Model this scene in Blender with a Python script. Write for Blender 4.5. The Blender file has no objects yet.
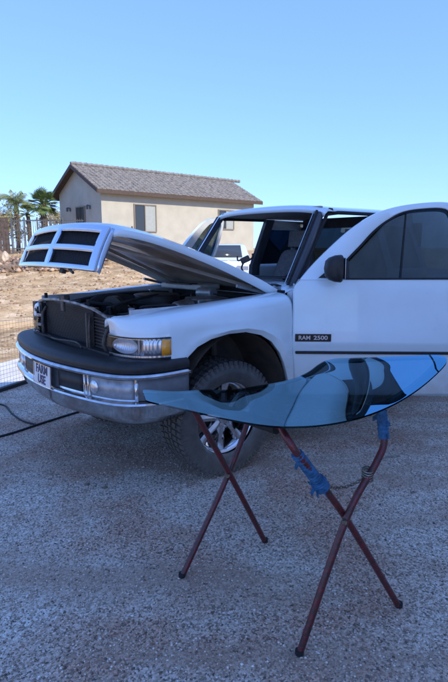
import bpy, bmesh, math, random
import numpy as np
from mathutils import Vector, Matrix, noise
random.seed(7); rng = np.random.default_rng(7)
S = bpy.context.scene; COL = S.collection
R = math.radians

# ------------------------------------------------------------------ camera
cam = bpy.data.objects.new('camera', bpy.data.cameras.new('camera')); COL.objects.link(cam)
cam.data.sensor_fit = 'HORIZONTAL'; cam.data.sensor_width = 36; cam.data.lens = 41.8
cam.data.clip_end = 3000; cam.data.clip_start = .05
cam.location = (0, 0, 1.70); cam.rotation_euler = (R(90) - .177, 0, 0)
S.camera = cam
# ------------------------------------------------------------------ sky, sun, exposure
SUN_AZ = (.70, -.715); SUN_EL = 38
W = bpy.data.worlds.new('World'); S.world = W; W.use_nodes = True
wn = W.node_tree; bg = wn.nodes['Background']
sky = wn.nodes.new('ShaderNodeTexSky'); sky.sky_type = 'NISHITA'; sky.sun_disc = False
sky.sun_elevation = R(SUN_EL); sky.sun_rotation = math.atan2(SUN_AZ[0], SUN_AZ[1])
sky.air_density = 1.0; sky.dust_density = .15; sky.ozone_density = 2.0; sky.altitude = 300
tn = wn.nodes.new('ShaderNodeMix'); tn.data_type = 'RGBA'; tn.blend_type = 'MULTIPLY'; tn.inputs[0].default_value = 1; tn.inputs[7].default_value = (.615, .925, 1.68, 1)
gmn = wn.nodes.new('ShaderNodeGamma'); gmn.inputs[1].default_value = .52; wn.links.new(sky.outputs[0], gmn.inputs[0]); wn.links.new(gmn.outputs[0], tn.inputs[6]); wn.links.new(tn.outputs[2], bg.inputs[0]); bg.inputs[1].default_value = .15
sl = bpy.data.lights.new('sun', 'SUN'); sl.energy = 2.0; sl.angle = R(.5); sl.color = (1, .87, .68)
so = bpy.data.objects.new('sun', sl); COL.objects.link(so)
ce = math.cos(R(SUN_EL)); sd = Vector((SUN_AZ[0] * ce, SUN_AZ[1] * ce, math.sin(R(SUN_EL))))
so.rotation_euler = sd.to_track_quat('Z', 'Y').to_euler(); so.location = (20, -20, 30)
S.view_settings.view_transform = 'Standard'; S.view_settings.look = 'None'
S.view_settings.exposure = 1.42; S.view_settings.gamma = 1

# ------------------------------------------------------------------ materials
def mat(name, col, rough=.6, metal=0, spec=.5, coat=0, var=0, vscale=8, bump=0, bscale=40, col2=None, trans=0, ior=1.45, detail=6, rvar=0):
    m = bpy.data.materials.new(name); m.use_nodes = True; nt = m.node_tree; b = nt.nodes['Principled BSDF']
    b.inputs['Base Color'].default_value = (*col, 1); b.inputs['Roughness'].default_value = rough
    b.inputs['Metallic'].default_value = metal; b.inputs['Specular IOR Level'].default_value = spec
    b.inputs['Coat Weight'].default_value = coat; b.inputs['Coat Roughness'].default_value = .04
    b.inputs['Transmission Weight'].default_value = trans; b.inputs['IOR'].default_value = ior
    tc = nt.nodes.new('ShaderNodeTexCoord')
    if var or col2:
        n = nt.nodes.new('ShaderNodeTexNoise'); n.inputs['Scale'].default_value = vscale; n.inputs['Detail'].default_value = detail
        nt.links.new(tc.outputs['Object'], n.inputs['Vector'])
        r = nt.nodes.new('ShaderNodeValToRGB'); c2 = col2 or tuple(c * (1 - var) for c in col)
        r.color_ramp.elements[0].position = .35; r.color_ramp.elements[1].position = .65
        r.color_ramp.elements[0].color = (*col, 1); r.color_ramp.elements[1].color = (*c2, 1)
        nt.links.new(n.outputs[0], r.inputs[0]); nt.links.new(r.outputs[0], b.inputs['Base Color'])
        if rvar:
            mr = nt.nodes.new('ShaderNodeMapRange'); mr.inputs[3].default_value = max(0, rough - rvar); mr.inputs[4].default_value = rough + rvar
            nt.links.new(n.outputs[0], mr.inputs[0]); nt.links.new(mr.outputs[0], b.inputs['Roughness'])
    if bump:
        n2 = nt.nodes.new('ShaderNodeTexNoise'); n2.inputs['Scale'].default_value = bscale; n2.inputs['Detail'].default_value = 5
        nt.links.new(tc.outputs['Object'], n2.inputs['Vector'])
        bp = nt.nodes.new('ShaderNodeBump'); bp.inputs['Strength'].default_value = bump; bp.inputs['Distance'].default_value = .02
        nt.links.new(n2.outputs[0], bp.inputs['Height']); nt.links.new(bp.outputs[0], b.inputs['Normal'])
    return m

M = {}
M['paint'] = mat('white_paint', (.77, .87, .91), .3, coat=1, var=.06, vscale=3, rvar=.05)
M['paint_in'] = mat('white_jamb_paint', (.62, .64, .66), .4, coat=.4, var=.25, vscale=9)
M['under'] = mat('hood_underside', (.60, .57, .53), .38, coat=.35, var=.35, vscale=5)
M['chrome'] = mat('chrome', (.72, .73, .75), .10, 1, var=.12, vscale=14, rvar=.05)
M['chrome_dull'] = mat('dusty_chrome', (.66, .67, .69), .11, 1, var=.25, vscale=18, rvar=.08)
M['black'] = mat('black_plastic', (.022, .023, .025), .5, var=.4, vscale=20)
M['blackgloss'] = mat('black_trim', (.015, .015, .017), .25)
M['rubber'] = mat('tyre_rubber', (.055, .054, .054), .8, var=.45, vscale=15, bump=.15, bscale=120)
M['grime'] = mat('grimy_metal', (.045, .043, .042), .6, .3, col2=(.11, .09, .075), vscale=14, bump=.3)
M['grime2'] = mat('engine_black', (.015, .015, .017), .5, var=.4, vscale=10)
M['alu'] = mat('cast_aluminium', (.35, .35, .36), .45, .8, var=.5, vscale=18, bump=.2)
M['steel'] = mat('galvanised_bracket', (.45, .47, .50), .4, .5, var=.4, vscale=15)
M['core'] = mat('radiator_core', (.022, .022, .026), .6, .3, var=.5, vscale=12)
M['mesh'] = mat('grille_mesh', (.018, .020, .024), .55)
M['amber'] = mat('amber_lens', (.85, .33, .02), .15, coat=1)
M['reflector'] = mat('lamp_reflector', (.80, .82, .85), .22, .85, var=.2, vscale=40)
M['bowl'] = mat('bowl_reflector', (.85, .87, .9), .30, .6)
M['lens'] = mat('x', (1, 1, 1))
M['liner'] = mat('wheel_liner', (.05, .042, .036), .85, col2=(.10, .075, .055), vscale=7, bump=.3)
M['cloth'] = mat('seat_cloth', (.20, .20, .21), .9, var=.25, vscale=30, bump=.2)
M['trim'] = mat('interior_trim', (.06, .065, .075), .7, var=.25, vscale=10)
M['pillar'] = mat('pillar_trim', (.075, .085, .105), .5, coat=.3, var=.2)
M['header'] = mat('headliner', (.42, .39, .35), .9, var=.15, vscale=20)
M['plate'] = mat('plate_white', (.75, .76, .78), .4, var=.1, vscale=25)
M['ink'] = mat('plate_ink', (.03, .04, .10), .5)
M['support'] = mat('grimy_support', (.36, .37, .39), .45, coat=.2, col2=(.07, .07, .07), vscale=14)
M['silver'] = mat('badge_silver', (.55, .56, .58), .3, .6)
M['red'] = mat('worn_red_paint', (.15, .012, .018), .38, coat=.3, col2=(.045, .018, .016), vscale=45, rvar=.2, bump=.2, bscale=120)
M['tape'] = mat('blue_tape', (.035, .16, .34), .6, var=.5, vscale=40, bump=.6, bscale=60)
M['foam'] = mat('black_foam', (.018, .018, .02), .8, bump=.3, bscale=60)
M['chain'] = mat('chain_steel', (.30, .27, .22), .45, .9, var=.5, vscale=60)
M['glass'] = mat('windshield_glass', (.82, .93, .90), .0, trans=1, ior=1.75)
M['frit'] = mat('black_frit', (.012, .014, .02), .06, spec=1.0, coat=1)
M['coolant'] = mat('reservoir_plastic', (.55, .55, .48), .45, var=.2)
M['cap'] = mat('green_cap', (.12, .30, .06), .5)
M['stucco'] = mat('stucco', (.46, .45, .385), .92, var=.12, vscale=1.3, bump=.5, bscale=30)
M['shade_building'] = mat('shade_building_stucco', (.74, .75, .76), .92, var=.15, vscale=2, bump=.5, bscale=30)  # pale so the added building bounces light into the shaded yard
M['fascia'] = mat('fascia', (.085, .06, .048), .7, var=.2)
M['roof'] = mat('roof_tile', (.25, .24, .225), .85, var=.45, vscale=5, bump=.3)
M['winframe'] = mat('window_vinyl', (.22, .19, .15), .5)
M['blind'] = mat('window_blind', (.34, .38, .37), .6, var=.1)
M['wood'] = mat('weathered_wood', (.13, .10, .085), .85, col2=(.07, .055, .048), vscale=6, bump=.3)
M['woodpost'] = mat('pale_post', (.30, .24, .18), .85, var=.4, vscale=6)
M['iron'] = mat('painted_iron', (.10, .11, .12), .5)
M['wire'] = mat('galvanised_wire', (.16, .155, .15), .45, .5)
M['bark'] = mat('palm_trunk', (.13, .095, .07), .95, var=.5, vscale=10, bump=.8, bscale=20)
M['frond'] = mat('palm_frond', (.15, .23, .08), .6, var=.4, vscale=2)
M['frond2'] = mat('dry_palm_frond', (.24, .30, .13), .7, var=.4, vscale=2)
M['leaf'] = mat('yellow_leaf', (.36, .31, .15), .7, var=.5, vscale=3)
M['rock'] = mat('desert_rock', (.30, .22, .16), .9, var=.5, vscale=5, bump=.6, bscale=15)
M['palerock'] = mat('pale_stone', (.60, .50, .38), .9, var=.3, vscale=5, bump=.5, bscale=15)
M['beam'] = mat('pale_timber', (.55, .44, .31), .8, var=.25, vscale=6, bump=.2)
M['slab'] = mat('white_slab', (.78, .76, .70), .85, var=.15, vscale=3, bump=.2)
M['hose'] = mat('black_hose', (.014, .015, .018), .55)
M['interior'] = mat('dark_room', (.03, .03, .035), .9)

def flute(m):
    nt = m.node_tree; b = nt.nodes['Principled BSDF']; tc = nt.nodes.new('ShaderNodeTexCoord'); w = nt.nodes.new('ShaderNodeTexWave'); w.bands_direction = 'Y'; w.inputs['Scale'].default_value = 22
    nt.links.new(tc.outputs['Object'], w.inputs[0]); bp = nt.nodes.new('ShaderNodeBump'); bp.inputs['Strength'].default_value = .5; bp.inputs['Distance'].default_value = .004
    nt.links.new(w.outputs[1], bp.inputs['Height']); nt.links.new(bp.outputs[0], b.inputs['Normal'])
flute(M['reflector']); flute(M['bowl'])
def dusty(m, z0, z1):
    nt = m.node_tree; b = nt.nodes['Principled BSDF']; tc = nt.nodes.new('ShaderNodeTexCoord'); sx = nt.nodes.new('ShaderNodeSeparateXYZ'); nt.links.new(tc.outputs['Object'], sx.inputs[0])
    n = nt.nodes.new('ShaderNodeTexNoise'); n.inputs['Scale'].default_value = 9; n.inputs['Detail'].default_value = 8; n.inputs['Roughness'].default_value = .7; nt.links.new(tc.outputs['Object'], n.inputs[0])
    mr = nt.nodes.new('ShaderNodeMapRange'); mr.inputs[1].default_value = z1; mr.inputs[2].default_value = z0; nt.links.new(sx.outputs[2], mr.inputs[0])
    mu = nt.nodes.new('ShaderNodeMath'); mu.operation = 'MULTIPLY'; nt.links.new(mr.outputs[0], mu.inputs[0]); nt.links.new(n.outputs[0], mu.inputs[1])
    sp = nt.nodes.new('ShaderNodeMapRange'); sp.inputs[1].default_value = .60; sp.inputs[2].default_value = .72; sp.inputs[4].default_value = .35; nt.links.new(n.outputs[0], sp.inputs[0])
    ad = nt.nodes.new('ShaderNodeMath'); ad.operation = 'MULTIPLY_ADD'; ad.use_clamp = True; nt.links.new(mu.outputs[0], ad.inputs[0]); ad.inputs[1].default_value = 1.1; s2 = nt.nodes.new('ShaderNodeMath'); s2.operation = 'MULTIPLY'; nt.links.new(sp.outputs[0], s2.inputs[0]); s2.inputs[1].default_value = .35; nt.links.new(s2.outputs[0], ad.inputs[2])
    old = b.inputs['Base Color'].links[0].from_socket; x = nt.nodes.new('ShaderNodeMix'); x.data_type = 'RGBA'; nt.links.new(ad.outputs[0], x.inputs[0]); nt.links.new(old, x.inputs[6]); x.inputs[7].default_value = (.42, .34, .26, 1); nt.links.new(x.outputs[2], b.inputs['Base Color'])
    cw = nt.nodes.new('ShaderNodeMath'); cw.operation = 'SUBTRACT'; cw.inputs[0].default_value = 1; nt.links.new(ad.outputs[0], cw.inputs[1]); nt.links.new(cw.outputs[0], b.inputs['Coat Weight'])
M['paint_body'] = mat('white_body_paint', (.77, .87, .91), .3, coat=1, var=.06, vscale=3, rvar=.05, bump=.03, bscale=3)
dusty(M['paint_body'], .45, .95); dusty(M['rubber'], -1.2, .35)
def sheet(name, col, ior, rough=.0, gc=(.96, .98, 1)):
    m = bpy.data.materials.new(name); m.use_nodes = True; nt = m.node_tree; nt.nodes.remove(nt.nodes['Principled BSDF']); o = nt.nodes['Material Output']
    f = nt.nodes.new('ShaderNodeFresnel'); f.inputs[0].default_value = ior; t = nt.nodes.new('ShaderNodeBsdfTransparent'); t.inputs[0].default_value = (*col, 1)
    g = nt.nodes.new('ShaderNodeBsdfGlossy'); g.inputs['Roughness'].default_value = rough; g.inputs[0].default_value = (*gc, 1); x = nt.nodes.new('ShaderNodeMixShader')
    nt.links.new(f.outputs[0], x.inputs[0]); nt.links.new(t.outputs[0], x.inputs[1]); nt.links.new(g.outputs[0], x.inputs[2]); nt.links.new(x.outputs[0], o.inputs[0]); return m
def tinted(name, col, alpha_spec=.5):
    return mat(name, col, .02, trans=1, ior=1.5)
M['lens'] = sheet('clear_lens', (.95, .97, 1), 1.45); M['tint'] = sheet('tinted_glass', (.012, .022, .034), 1.9, gc=(.60, .86, 1)); M['glass'] = sheet('windshield_glass', (.17, .24, .30), 6.0, gc=(.47, .84, 1))
M['winglass'] = mat('house_glass', (.04, .05, .06), .12, spec=.5)

# ------------------------------------------------------------------ geometry helpers
class MB:
    def __init__(s): s.v = []; s.f = []; s.mi = []; s.cur = 0
    def add(s, vs, fs):
        o = len(s.v); s.v += [tuple(v) for v in vs]
        for f in fs: s.f.append([o + i for i in f]); s.mi.append(s.cur)
    def box(s, c, d, rz=0, rx=0, ry=0):
        m = Matrix.Translation(c) @ Matrix.Rotation(rz, 4, 'Z') @ Matrix.Rotation(ry, 4, 'Y') @ Matrix.Rotation(rx, 4, 'X')
        vs = [m @ Vector((x * d[0] / 2, y * d[1] / 2, z * d[2] / 2)) for x in (-1, 1) for y in (-1, 1) for z in (-1, 1)]
        s.add(vs, [(0, 1, 3, 2), (4, 6, 7, 5), (0, 4, 5, 1), (2, 3, 7, 6), (0, 2, 6, 4), (1, 5, 7, 3)]); return s
    def tube(s, pts, r, n=10, caps=True, closed=False):
        pts = [Vector(p) for p in pts]; k = len(pts); rings = []
        rr = r if isinstance(r, (list, tuple)) else [r] * k
        up = None
        for i, p in enumerate(pts):
            if closed: t = pts[(i + 1) % k] - pts[i - 1]
            else: t = pts[min(i + 1, k - 1)] - pts[max(i - 1, 0)]
            t = t.normalized()
            if up is None:
                up = Vector((0, 0, 1)) if abs(t.z) < .9 else Vector((1, 0, 0))
            a = t.cross(up).normalized(); b = a.cross(t).normalized(); up = b
            rings.append([p + (a * math.cos(2 * math.pi * j / n) + b * math.sin(2 * math.pi * j / n)) * rr[i] for j in range(n)])
        vs = [v for rg in rings for v in rg]; fs = []
        for i in range(k if closed else k - 1):
            i2 = (i + 1) % k
            for j in range(n): fs.append((i * n + j, i * n + (j + 1) % n, i2 * n + (j + 1) % n, i2 * n + j))
        if caps and not closed:
            fs.append(tuple(range(n))[::-1]); fs.append(tuple((k - 1) * n + j for j in range(n)))
        s.add(vs, fs); return s
    def grid(s, fn, nu, nv):
        vs = [fn(i / nu, j / nv) for i in range(nu + 1) for j in range(nv + 1)]
        fs = [(i * (nv + 1) + j, (i + 1) * (nv + 1) + j, (i + 1) * (nv + 1) + j + 1, i * (nv + 1) + j + 1) for i in range(nu) for j in range(nv)]
        s.add(vs, fs); return s
    def loft(s, rings, closed=False, caps=False):
        n = len(rings[0]); vs = [v for r in rings for v in r]; fs = []
        for i in range(len(rings) - 1):
            for j in range(n if closed else n - 1): fs.append((i * n + j, i * n + (j + 1) % n, (i + 1) * n + (j + 1) % n, (i + 1) * n + j))
        if caps: fs += [tuple(range(n))[::-1], tuple((len(rings) - 1) * n + j for j in range(n))]
        s.add(vs, fs); return s
    def prism(s, poly, fn0, fn1):
        n = len(poly); vs = [fn0(*p) for p in poly] + [fn1(*p) for p in poly]
        s.add(vs, [tuple(range(n))[::-1], tuple(range(n, 2 * n))] + [(i, (i + 1) % n, n + (i + 1) % n, n + i) for i in range(n)]); return s
    def lathe_y(s, prof, n=64, c=(0, 0, 0)):   # prof of (r, y)
        vs = []; fs = []; k = len(prof)
        for i in range(n):
            a = 2 * math.pi * i / n
            for r, y in prof: vs.append((c[0] + r * math.cos(a), c[1] + y, c[2] + r * math.sin(a)))
        for i in range(n):
            for j in range(k - 1): fs.append((i * k + j, i * k + j + 1, ((i + 1) % n) * k + j + 1, ((i + 1) % n) * k + j))
        s.add(vs, fs); return s
    def cyl(s, a, b, r, n=16): return s.tube([a, b], r, n)
    def build(s, name, m, parent=None, smooth=True, bevel=0, solid=0, sub=0, fix=True, angle=35, offset=-1):
        me = bpy.data.meshes.new(name); me.from_pydata(s.v, [], s.f)
        ms = m if isinstance(m, list) else [m]
        for q in ms: me.materials.append(M[q] if isinstance(q, str) else q)
        if len(ms) > 1:
            for p, i in zip(me.polygons, s.mi): p.material_index = i
        if fix:
            bm = bmesh.new(); bm.from_mesh(me); bmesh.ops.recalc_face_normals(bm, faces=bm.faces); bm.to_mesh(me); bm.free()
        if smooth:
            me.polygons.foreach_set('use_smooth', [True] * len(me.polygons))
            try: me.set_sharp_from_angle(angle=R(angle))
            except Exception: pass
        o = bpy.data.objects.new(name, me); COL.objects.link(o)
        if parent: o.parent = parent
        if sub:
            q = o.modifiers.new('sub', 'SUBSURF'); q.levels = q.render_levels = sub
        if solid:
            q = o.modifiers.new('solid', 'SOLIDIFY'); q.thickness = solid; q.offset = offset
        if bevel:
            q = o.modifiers.new('bevel', 'BEVEL'); q.width = bevel; q.segments = 2; q.limit_method = 'ANGLE'; q.angle_limit = R(40)
        return o

def tag(o, label=None, cat=None, group=None, kind=None):
    if label: o['label'] = label
    if cat: o['category'] = cat
    if group: o['group'] = group
    if kind: o['kind'] = kind
    return o
def empty(name, loc, rz=0, **k):
    o = bpy.data.objects.new(name, None); COL.objects.link(o); o.location = loc; o.rotation_euler = (0, 0, rz)
    o.empty_display_size = .2; return tag(o, **k)
def lerp(a, b, t): return a + (b - a) * t
def interp(x, pts):
    xs = [p[0] for p in pts]; ys = [p[1] for p in pts]
    return float(np.interp(x, xs, ys))
def smooth(t): t = max(0, min(1, t)); return t * t * (3 - 2 * t)

# ------------------------------------------------------------------ setting: ground
def hgt(x, y):
    d = max(y, 0)
    h = 1.5 * smooth((y - 9) / 19)
    if y > 7.5: h += .05 * smooth((y - 7.5) / 3) * noise.noise(Vector((x * .5, y * .5, 0))) + .20 * smooth((y - 10) / 6) * noise.noise(Vector((x * .2, y * .45, 3))) + .07 * smooth((y - 9) / 4) * noise.noise(Vector((x * .8, y * 1.6, 9)))
    return h
def gravel_mat():
    m = bpy.data.materials.new('gravel_and_dirt'); m.use_nodes = True; nt = m.node_tree; L = nt.links; N = nt.nodes; b = N['Principled BSDF']
    b.inputs['Roughness'].default_value = .93; b.inputs['Specular IOR Level'].default_value = .25
    tc = N.new('ShaderNodeTexCoord'); P = tc.outputs['Object']
    def nz(sc, det=6, rough=.6):
        n = N.new('ShaderNodeTexNoise'); n.inputs['Scale'].default_value = sc; n.inputs['Detail'].default_value = det; n.inputs['Roughness'].default_value = rough; L.new(P, n.inputs[0]); return n.outputs[0]
    def ramp(f, stops):
        r = N.new('ShaderNodeValToRGB'); e = r.color_ramp.elements
        while len(e) < len(stops): e.new(.5)
        for q, (p, c) in zip(e, stops): q.position = p; q.color = (*c, 1)
        L.new(f, r.inputs[0]); return r.outputs[0]
    def mix(f, a, c, mode='MIX'):
        x = N.new('ShaderNodeMix'); x.data_type = 'RGBA'; x.blend_type = mode
        if isinstance(f, float): x.inputs[0].default_value = f
        else: L.new(f, x.inputs[0])
        for sck, q in ((6, a), (7, c)):
            if isinstance(q, tuple): x.inputs[sck].default_value = (*q, 1)
            else: L.new(q, x.inputs[sck])
        return x.outputs[2]
    v = N.new('ShaderNodeTexVoronoi'); v.inputs['Scale'].default_value = 105; L.new(P, v.inputs[0])
    v2 = N.new('ShaderNodeTexVoronoi'); v2.inputs['Scale'].default_value = 210; L.new(P, v2.inputs[0])
    bw = N.new('ShaderNodeRGBToBW'); L.new(v.outputs['Color'], bw.inputs[0])
    g = ramp(bw.outputs[0], [(.12, (.20, .165, .13)), (.38, (.49, .41, .325)), (.65, (.72, .62, .50)), (.9, (.88, .80, .70))])
    fine = ramp(nz(320, 2), [(.32, (.5,) * 3), (.68, (1.3,) * 3)])
    g = mix(.8, g, fine, 'MULTIPLY')
    patch = ramp(nz(1.1, 5), [(.42, (.84, .64, .57)), (.58, (1.08, 1.08, 1.10))])
    g = mix(1.0, g, patch, 'MULTIPLY')
    # brown tyre-worn streaks
    mp = N.new('ShaderNodeMapping'); mp.inputs['Rotation'].default_value = (0, 0, R(-12)); mp.inputs['Scale'].default_value = (.30, 1.9, 1); L.new(P, mp.inputs[0])
    ns = N.new('ShaderNodeTexNoise'); ns.inputs['Scale'].default_value = 1.2; ns.inputs['Detail'].default_value = 4; L.new(mp.outputs[0], ns.inputs[0])
    st = ramp(ns.outputs[0], [(.49, (0, 0, 0)), (.60, (1, 1, 1))])
    stf = N.new('ShaderNodeMath'); stf.operation = 'MULTIPLY'; L.new(st, stf.inputs[0]); stf.inputs[1].default_value = .7
    stc = ramp(nz(60, 4, .7), [(.3, (.24, .155, .11)), (.7, (.58, .41, .30))]); g = mix(stf.outputs[0], g, stc)
    # dirt beyond the yard
    d1 = ramp(nz(1.7, 8, .65), [(.32, (.30, .20, .105)), (.5, (.54, .385, .21)), (.68, (.76, .60, .40))])
    d2 = ramp(nz(14, 6, .7), [(.3, (.6,) * 3), (.65, (1.1,) * 3)])
    d = mix(1.0, d1, d2, 'MULTIPLY')
    # yard mask: n.p where n = (-.92,.38)
    sx = N.new('ShaderNodeSeparateXYZ'); L.new(P, sx.inputs[0])
    a1 = N.new('ShaderNodeMath'); a1.operation = 'MULTIPLY'; L.new(sx.outputs[0], a1.inputs[0]); a1.inputs[1].default_value = -.92
    a2 = N.new('ShaderNodeMath'); a2.operation = 'MULTIPLY_ADD'; L.new(sx.outputs[1], a2.inputs[0]); a2.inputs[1].default_value = .38; L.new(a1.outputs[0], a2.inputs[2])
    mr = N.new('ShaderNodeMapRange'); L.new(a2.outputs[0], mr.inputs[0]); mr.inputs[1].default_value = 4.75; mr.inputs[2].default_value = 4.82
    yy = N.new('ShaderNodeMapRange'); L.new(sx.outputs[1], yy.inputs[0]); yy.inputs[1].default_value = 9; yy.inputs[2].default_value = 11
    mx = N.new('ShaderNodeMath'); mx.operation = 'MAXIMUM'; L.new(mr.outputs[0], mx.inputs[0]); L.new(yy.outputs[0], mx.inputs[1])
    L.new(mix(mx.outputs[0], g, d), b.inputs['Base Color'])
    # relief
    ad = N.new('ShaderNodeMath'); ad.operation = 'ADD'; L.new(v.outputs['Distance'], ad.inputs[0]); L.new(v2.outputs['Distance'], ad.inputs[1])
    inv = N.new('ShaderNodeMath'); inv.operation = 'MULTIPLY'; L.new(ad.outputs[0], inv.inputs[0]); inv.inputs[1].default_value = -1
    bp = N.new('ShaderNodeBump'); bp.inputs['Strength'].default_value = .35; bp.inputs['Distance'].default_value = .006; L.new(inv.outputs[0], bp.inputs['Height'])
    bp2 = N.new('ShaderNodeBump'); bp2.inputs['Strength'].default_value = .6; bp2.inputs['Distance'].default_value = .02; L.new(nz(6, 8, .65), bp2.inputs['Height']); L.new(bp.outputs[0], bp2.inputs['Normal'])
    L.new(bp2.outputs[0], b.inputs['Normal'])
    return m
M['ground'] = gravel_mat()
xs = sorted(set([-600, -300, -150, -80] + [round(-50 + i * 1.0, 2) for i in range(101)] + [round(-8 + i * .25, 2) for i in range(65)] + [80, 150, 300, 600]))
ys = sorted(set([-300, -100, -50] + [round(-30 + i * 1.5, 2) for i in range(21)] + [round(i * .25, 2) for i in range(120)] + [30 + i * 2 for i in range(20)] + [100, 150, 250, 500, 1200]))
g = MB(); nx, ny = len(xs), len(ys)
g.add([(x, y, hgt(x, y)) for x in xs for y in ys], [(i * ny + j, (i + 1) * ny + j, (i + 1) * ny + j + 1, i * ny + j + 1) for i in range(nx - 1) for j in range(ny - 1)])
tag(g.build('ground', 'ground', fix=False, angle=180), kind='structure')

def pebbles(name, m, n, xr, yr, size, zfn, keep, label, powy=1.0):
    ico = np.array([(1, 0, 0), (-1, 0, 0), (0, 1, 0), (0, -1, 0), (0, 0, 1), (0, 0, -1)], float)
    fc = np.array([(0, 2, 4), (2, 1, 4), (1, 3, 4), (3, 0, 4), (2, 0, 5), (1, 2, 5), (3, 1, 5), (0, 3, 5)])
    y = yr[0] + (yr[1] - yr[0]) * rng.random(n) ** powy
    x = xr[0] + (xr[1] - xr[0]) * rng.random(n)
    if keep is not None:
        k = keep(x, y); x, y = x[k], y[k]; n = len(x)
    sz = size[0] + (size[1] - size[0]) * rng.random(n) ** 3
    sc = sz[:, None] * rng.uniform(.6, 1.2, (n, 3)) * np.array([1, 1, .6])
    a = rng.random(n) * 6.28; ca, sa = np.cos(a), np.sin(a)
    v = ico[None] * (1 + rng.uniform(-.3, .3, (n, 6, 1))) * sc[:, None, :]
    vx = v[..., 0] * ca[:, None] - v[..., 1] * sa[:, None]; vy = v[..., 0] * sa[:, None] + v[..., 1] * ca[:, None]
    z = np.array([zfn(p, q) for p, q in zip(x, y)]) + sc[:, 2] * .35
    V = np.stack([vx + x[:, None], vy + y[:, None], v[..., 2] + z[:, None]], -1).reshape(-1, 3)
    F = (fc[None] + 6 * np.arange(n)[:, None, None]).reshape(-1, 3)
    me = bpy.data.meshes.new(name); me.vertices.add(len(V)); me.vertices.foreach_set('co', V.ravel())
    me.loops.add(F.size); me.loops.foreach_set('vertex_index', F.ravel().astype(np.int32))
    me.polygons.add(len(F)); me.polygons.foreach_set('loop_start', np.arange(0, F.size, 3, dtype=np.int32))
    me.update(calc_edges=True); me.validate()
    at = me.attributes.new('tone', 'FLOAT', 'FACE'); at.data.foreach_set('value', np.repeat(rng.random(n), 8).astype(np.float32))
    me.materials.append(m); o = bpy.data.objects.new(name, me); COL.objects.link(o)
    return tag(o, label=label, cat='gravel', kind='stuff')
def tone_mat(name, stops):
    m = bpy.data.materials.new(name); m.use_nodes = True; nt = m.node_tree; b = nt.nodes['Principled BSDF']; b.inputs['Roughness'].default_value = .9
    a = nt.nodes.new('ShaderNodeAttribute'); a.attribute_name = 'tone'; r = nt.nodes.new('ShaderNodeValToRGB'); e = r.color_ramp.elements
    while len(e) < len(stops): e.new(.5)
    for q, (p, c) in zip(e, stops): q.position = p; q.color = (*c, 1)
    nt.links.new(a.outputs['Fac'], r.inputs[0]); nt.links.new(r.outputs[0], b.inputs['Base Color']); return m
gm = tone_mat('pebble_tones', [(0, (.09, .07, .06)), (.25, (.30, .245, .20)), (.55, (.53, .44, .36)), (.85, (.72, .61, .51)), (1, (.90, .83, .75))])
pebbles('gravel', gm, 230000, (-3.6, 4.2), (1.25, 7.5), (.0024, .0082), lambda x, y: 0.0,
        lambda x, y: (np.abs(x) < .6 + y * .55) & (-.92 * x + .38 * y < 4.75), 'loose grey gravel covering the shaded yard in front', 1.5)
dm = tone_mat('clod_tones', [(0, (.16, .105, .065)), (.5, (.34, .235, .15)), (1, (.58, .45, .32))])
pebbles('dirt_clods', dm, 9000, (-13, 1), (7, 27), (.012, .07), hgt,
        lambda x, y: (-.92 * x + .38 * y > 5.0), 'loose clods and stones strewn over the sunlit dirt lot', 1.0)

# ------------------------------------------------------------------ unseen building added to shade the yard, shape invented (off frame, behind right)
e_ = Vector((.38, .925, 0)); n_ = Vector((-.925, .38, 0))
GH = 7.0; off = 4.55 - .92 * GH / math.tan(R(SUN_EL))
shade_bld = empty('shade_building', n_ * off + e_ * 3.4, math.atan2(e_.y, e_.x), label='unseen plain stucco building added right of the yard to shade it', cat='shade_building')
# local: x along e_, y along n_ -> local y axis is n_ (rotated +90deg)
b = MB(); b.box((0, -3.0, GH / 2), (11.4, 6, GH)); b.build('wall', 'shade_building', shade_bld, smooth=False)
b = MB(); b.box((0, -3.05, GH + .09), (11.6, 6.2, .18)); b.build('roof', 'fascia', shade_bld, smooth=False)
b = MB(); b.box((2, .04, 1.3), (3.2, .08, 2.6)); gd = b.build('shade_building_door', 'slab', shade_bld, smooth=False)
for k in range(1, 5):
    b = MB(); b.box((2, .085, k * .52), (3.2, .012, .02)); b.build('panel_joint', 'iron', gd, smooth=False)

# ------------------------------------------------------------------ the far house
hr = Vector((.76, .65, 0)).normalized(); hw = Vector((-.65, .76, 0)).normalized()
house = empty('stucco_house', (-6.64, 29, 1.4), math.atan2(hr.y, hr.x), label='single storey cream stucco house with brown gable roof beyond the dirt lot', cat='house')
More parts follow.
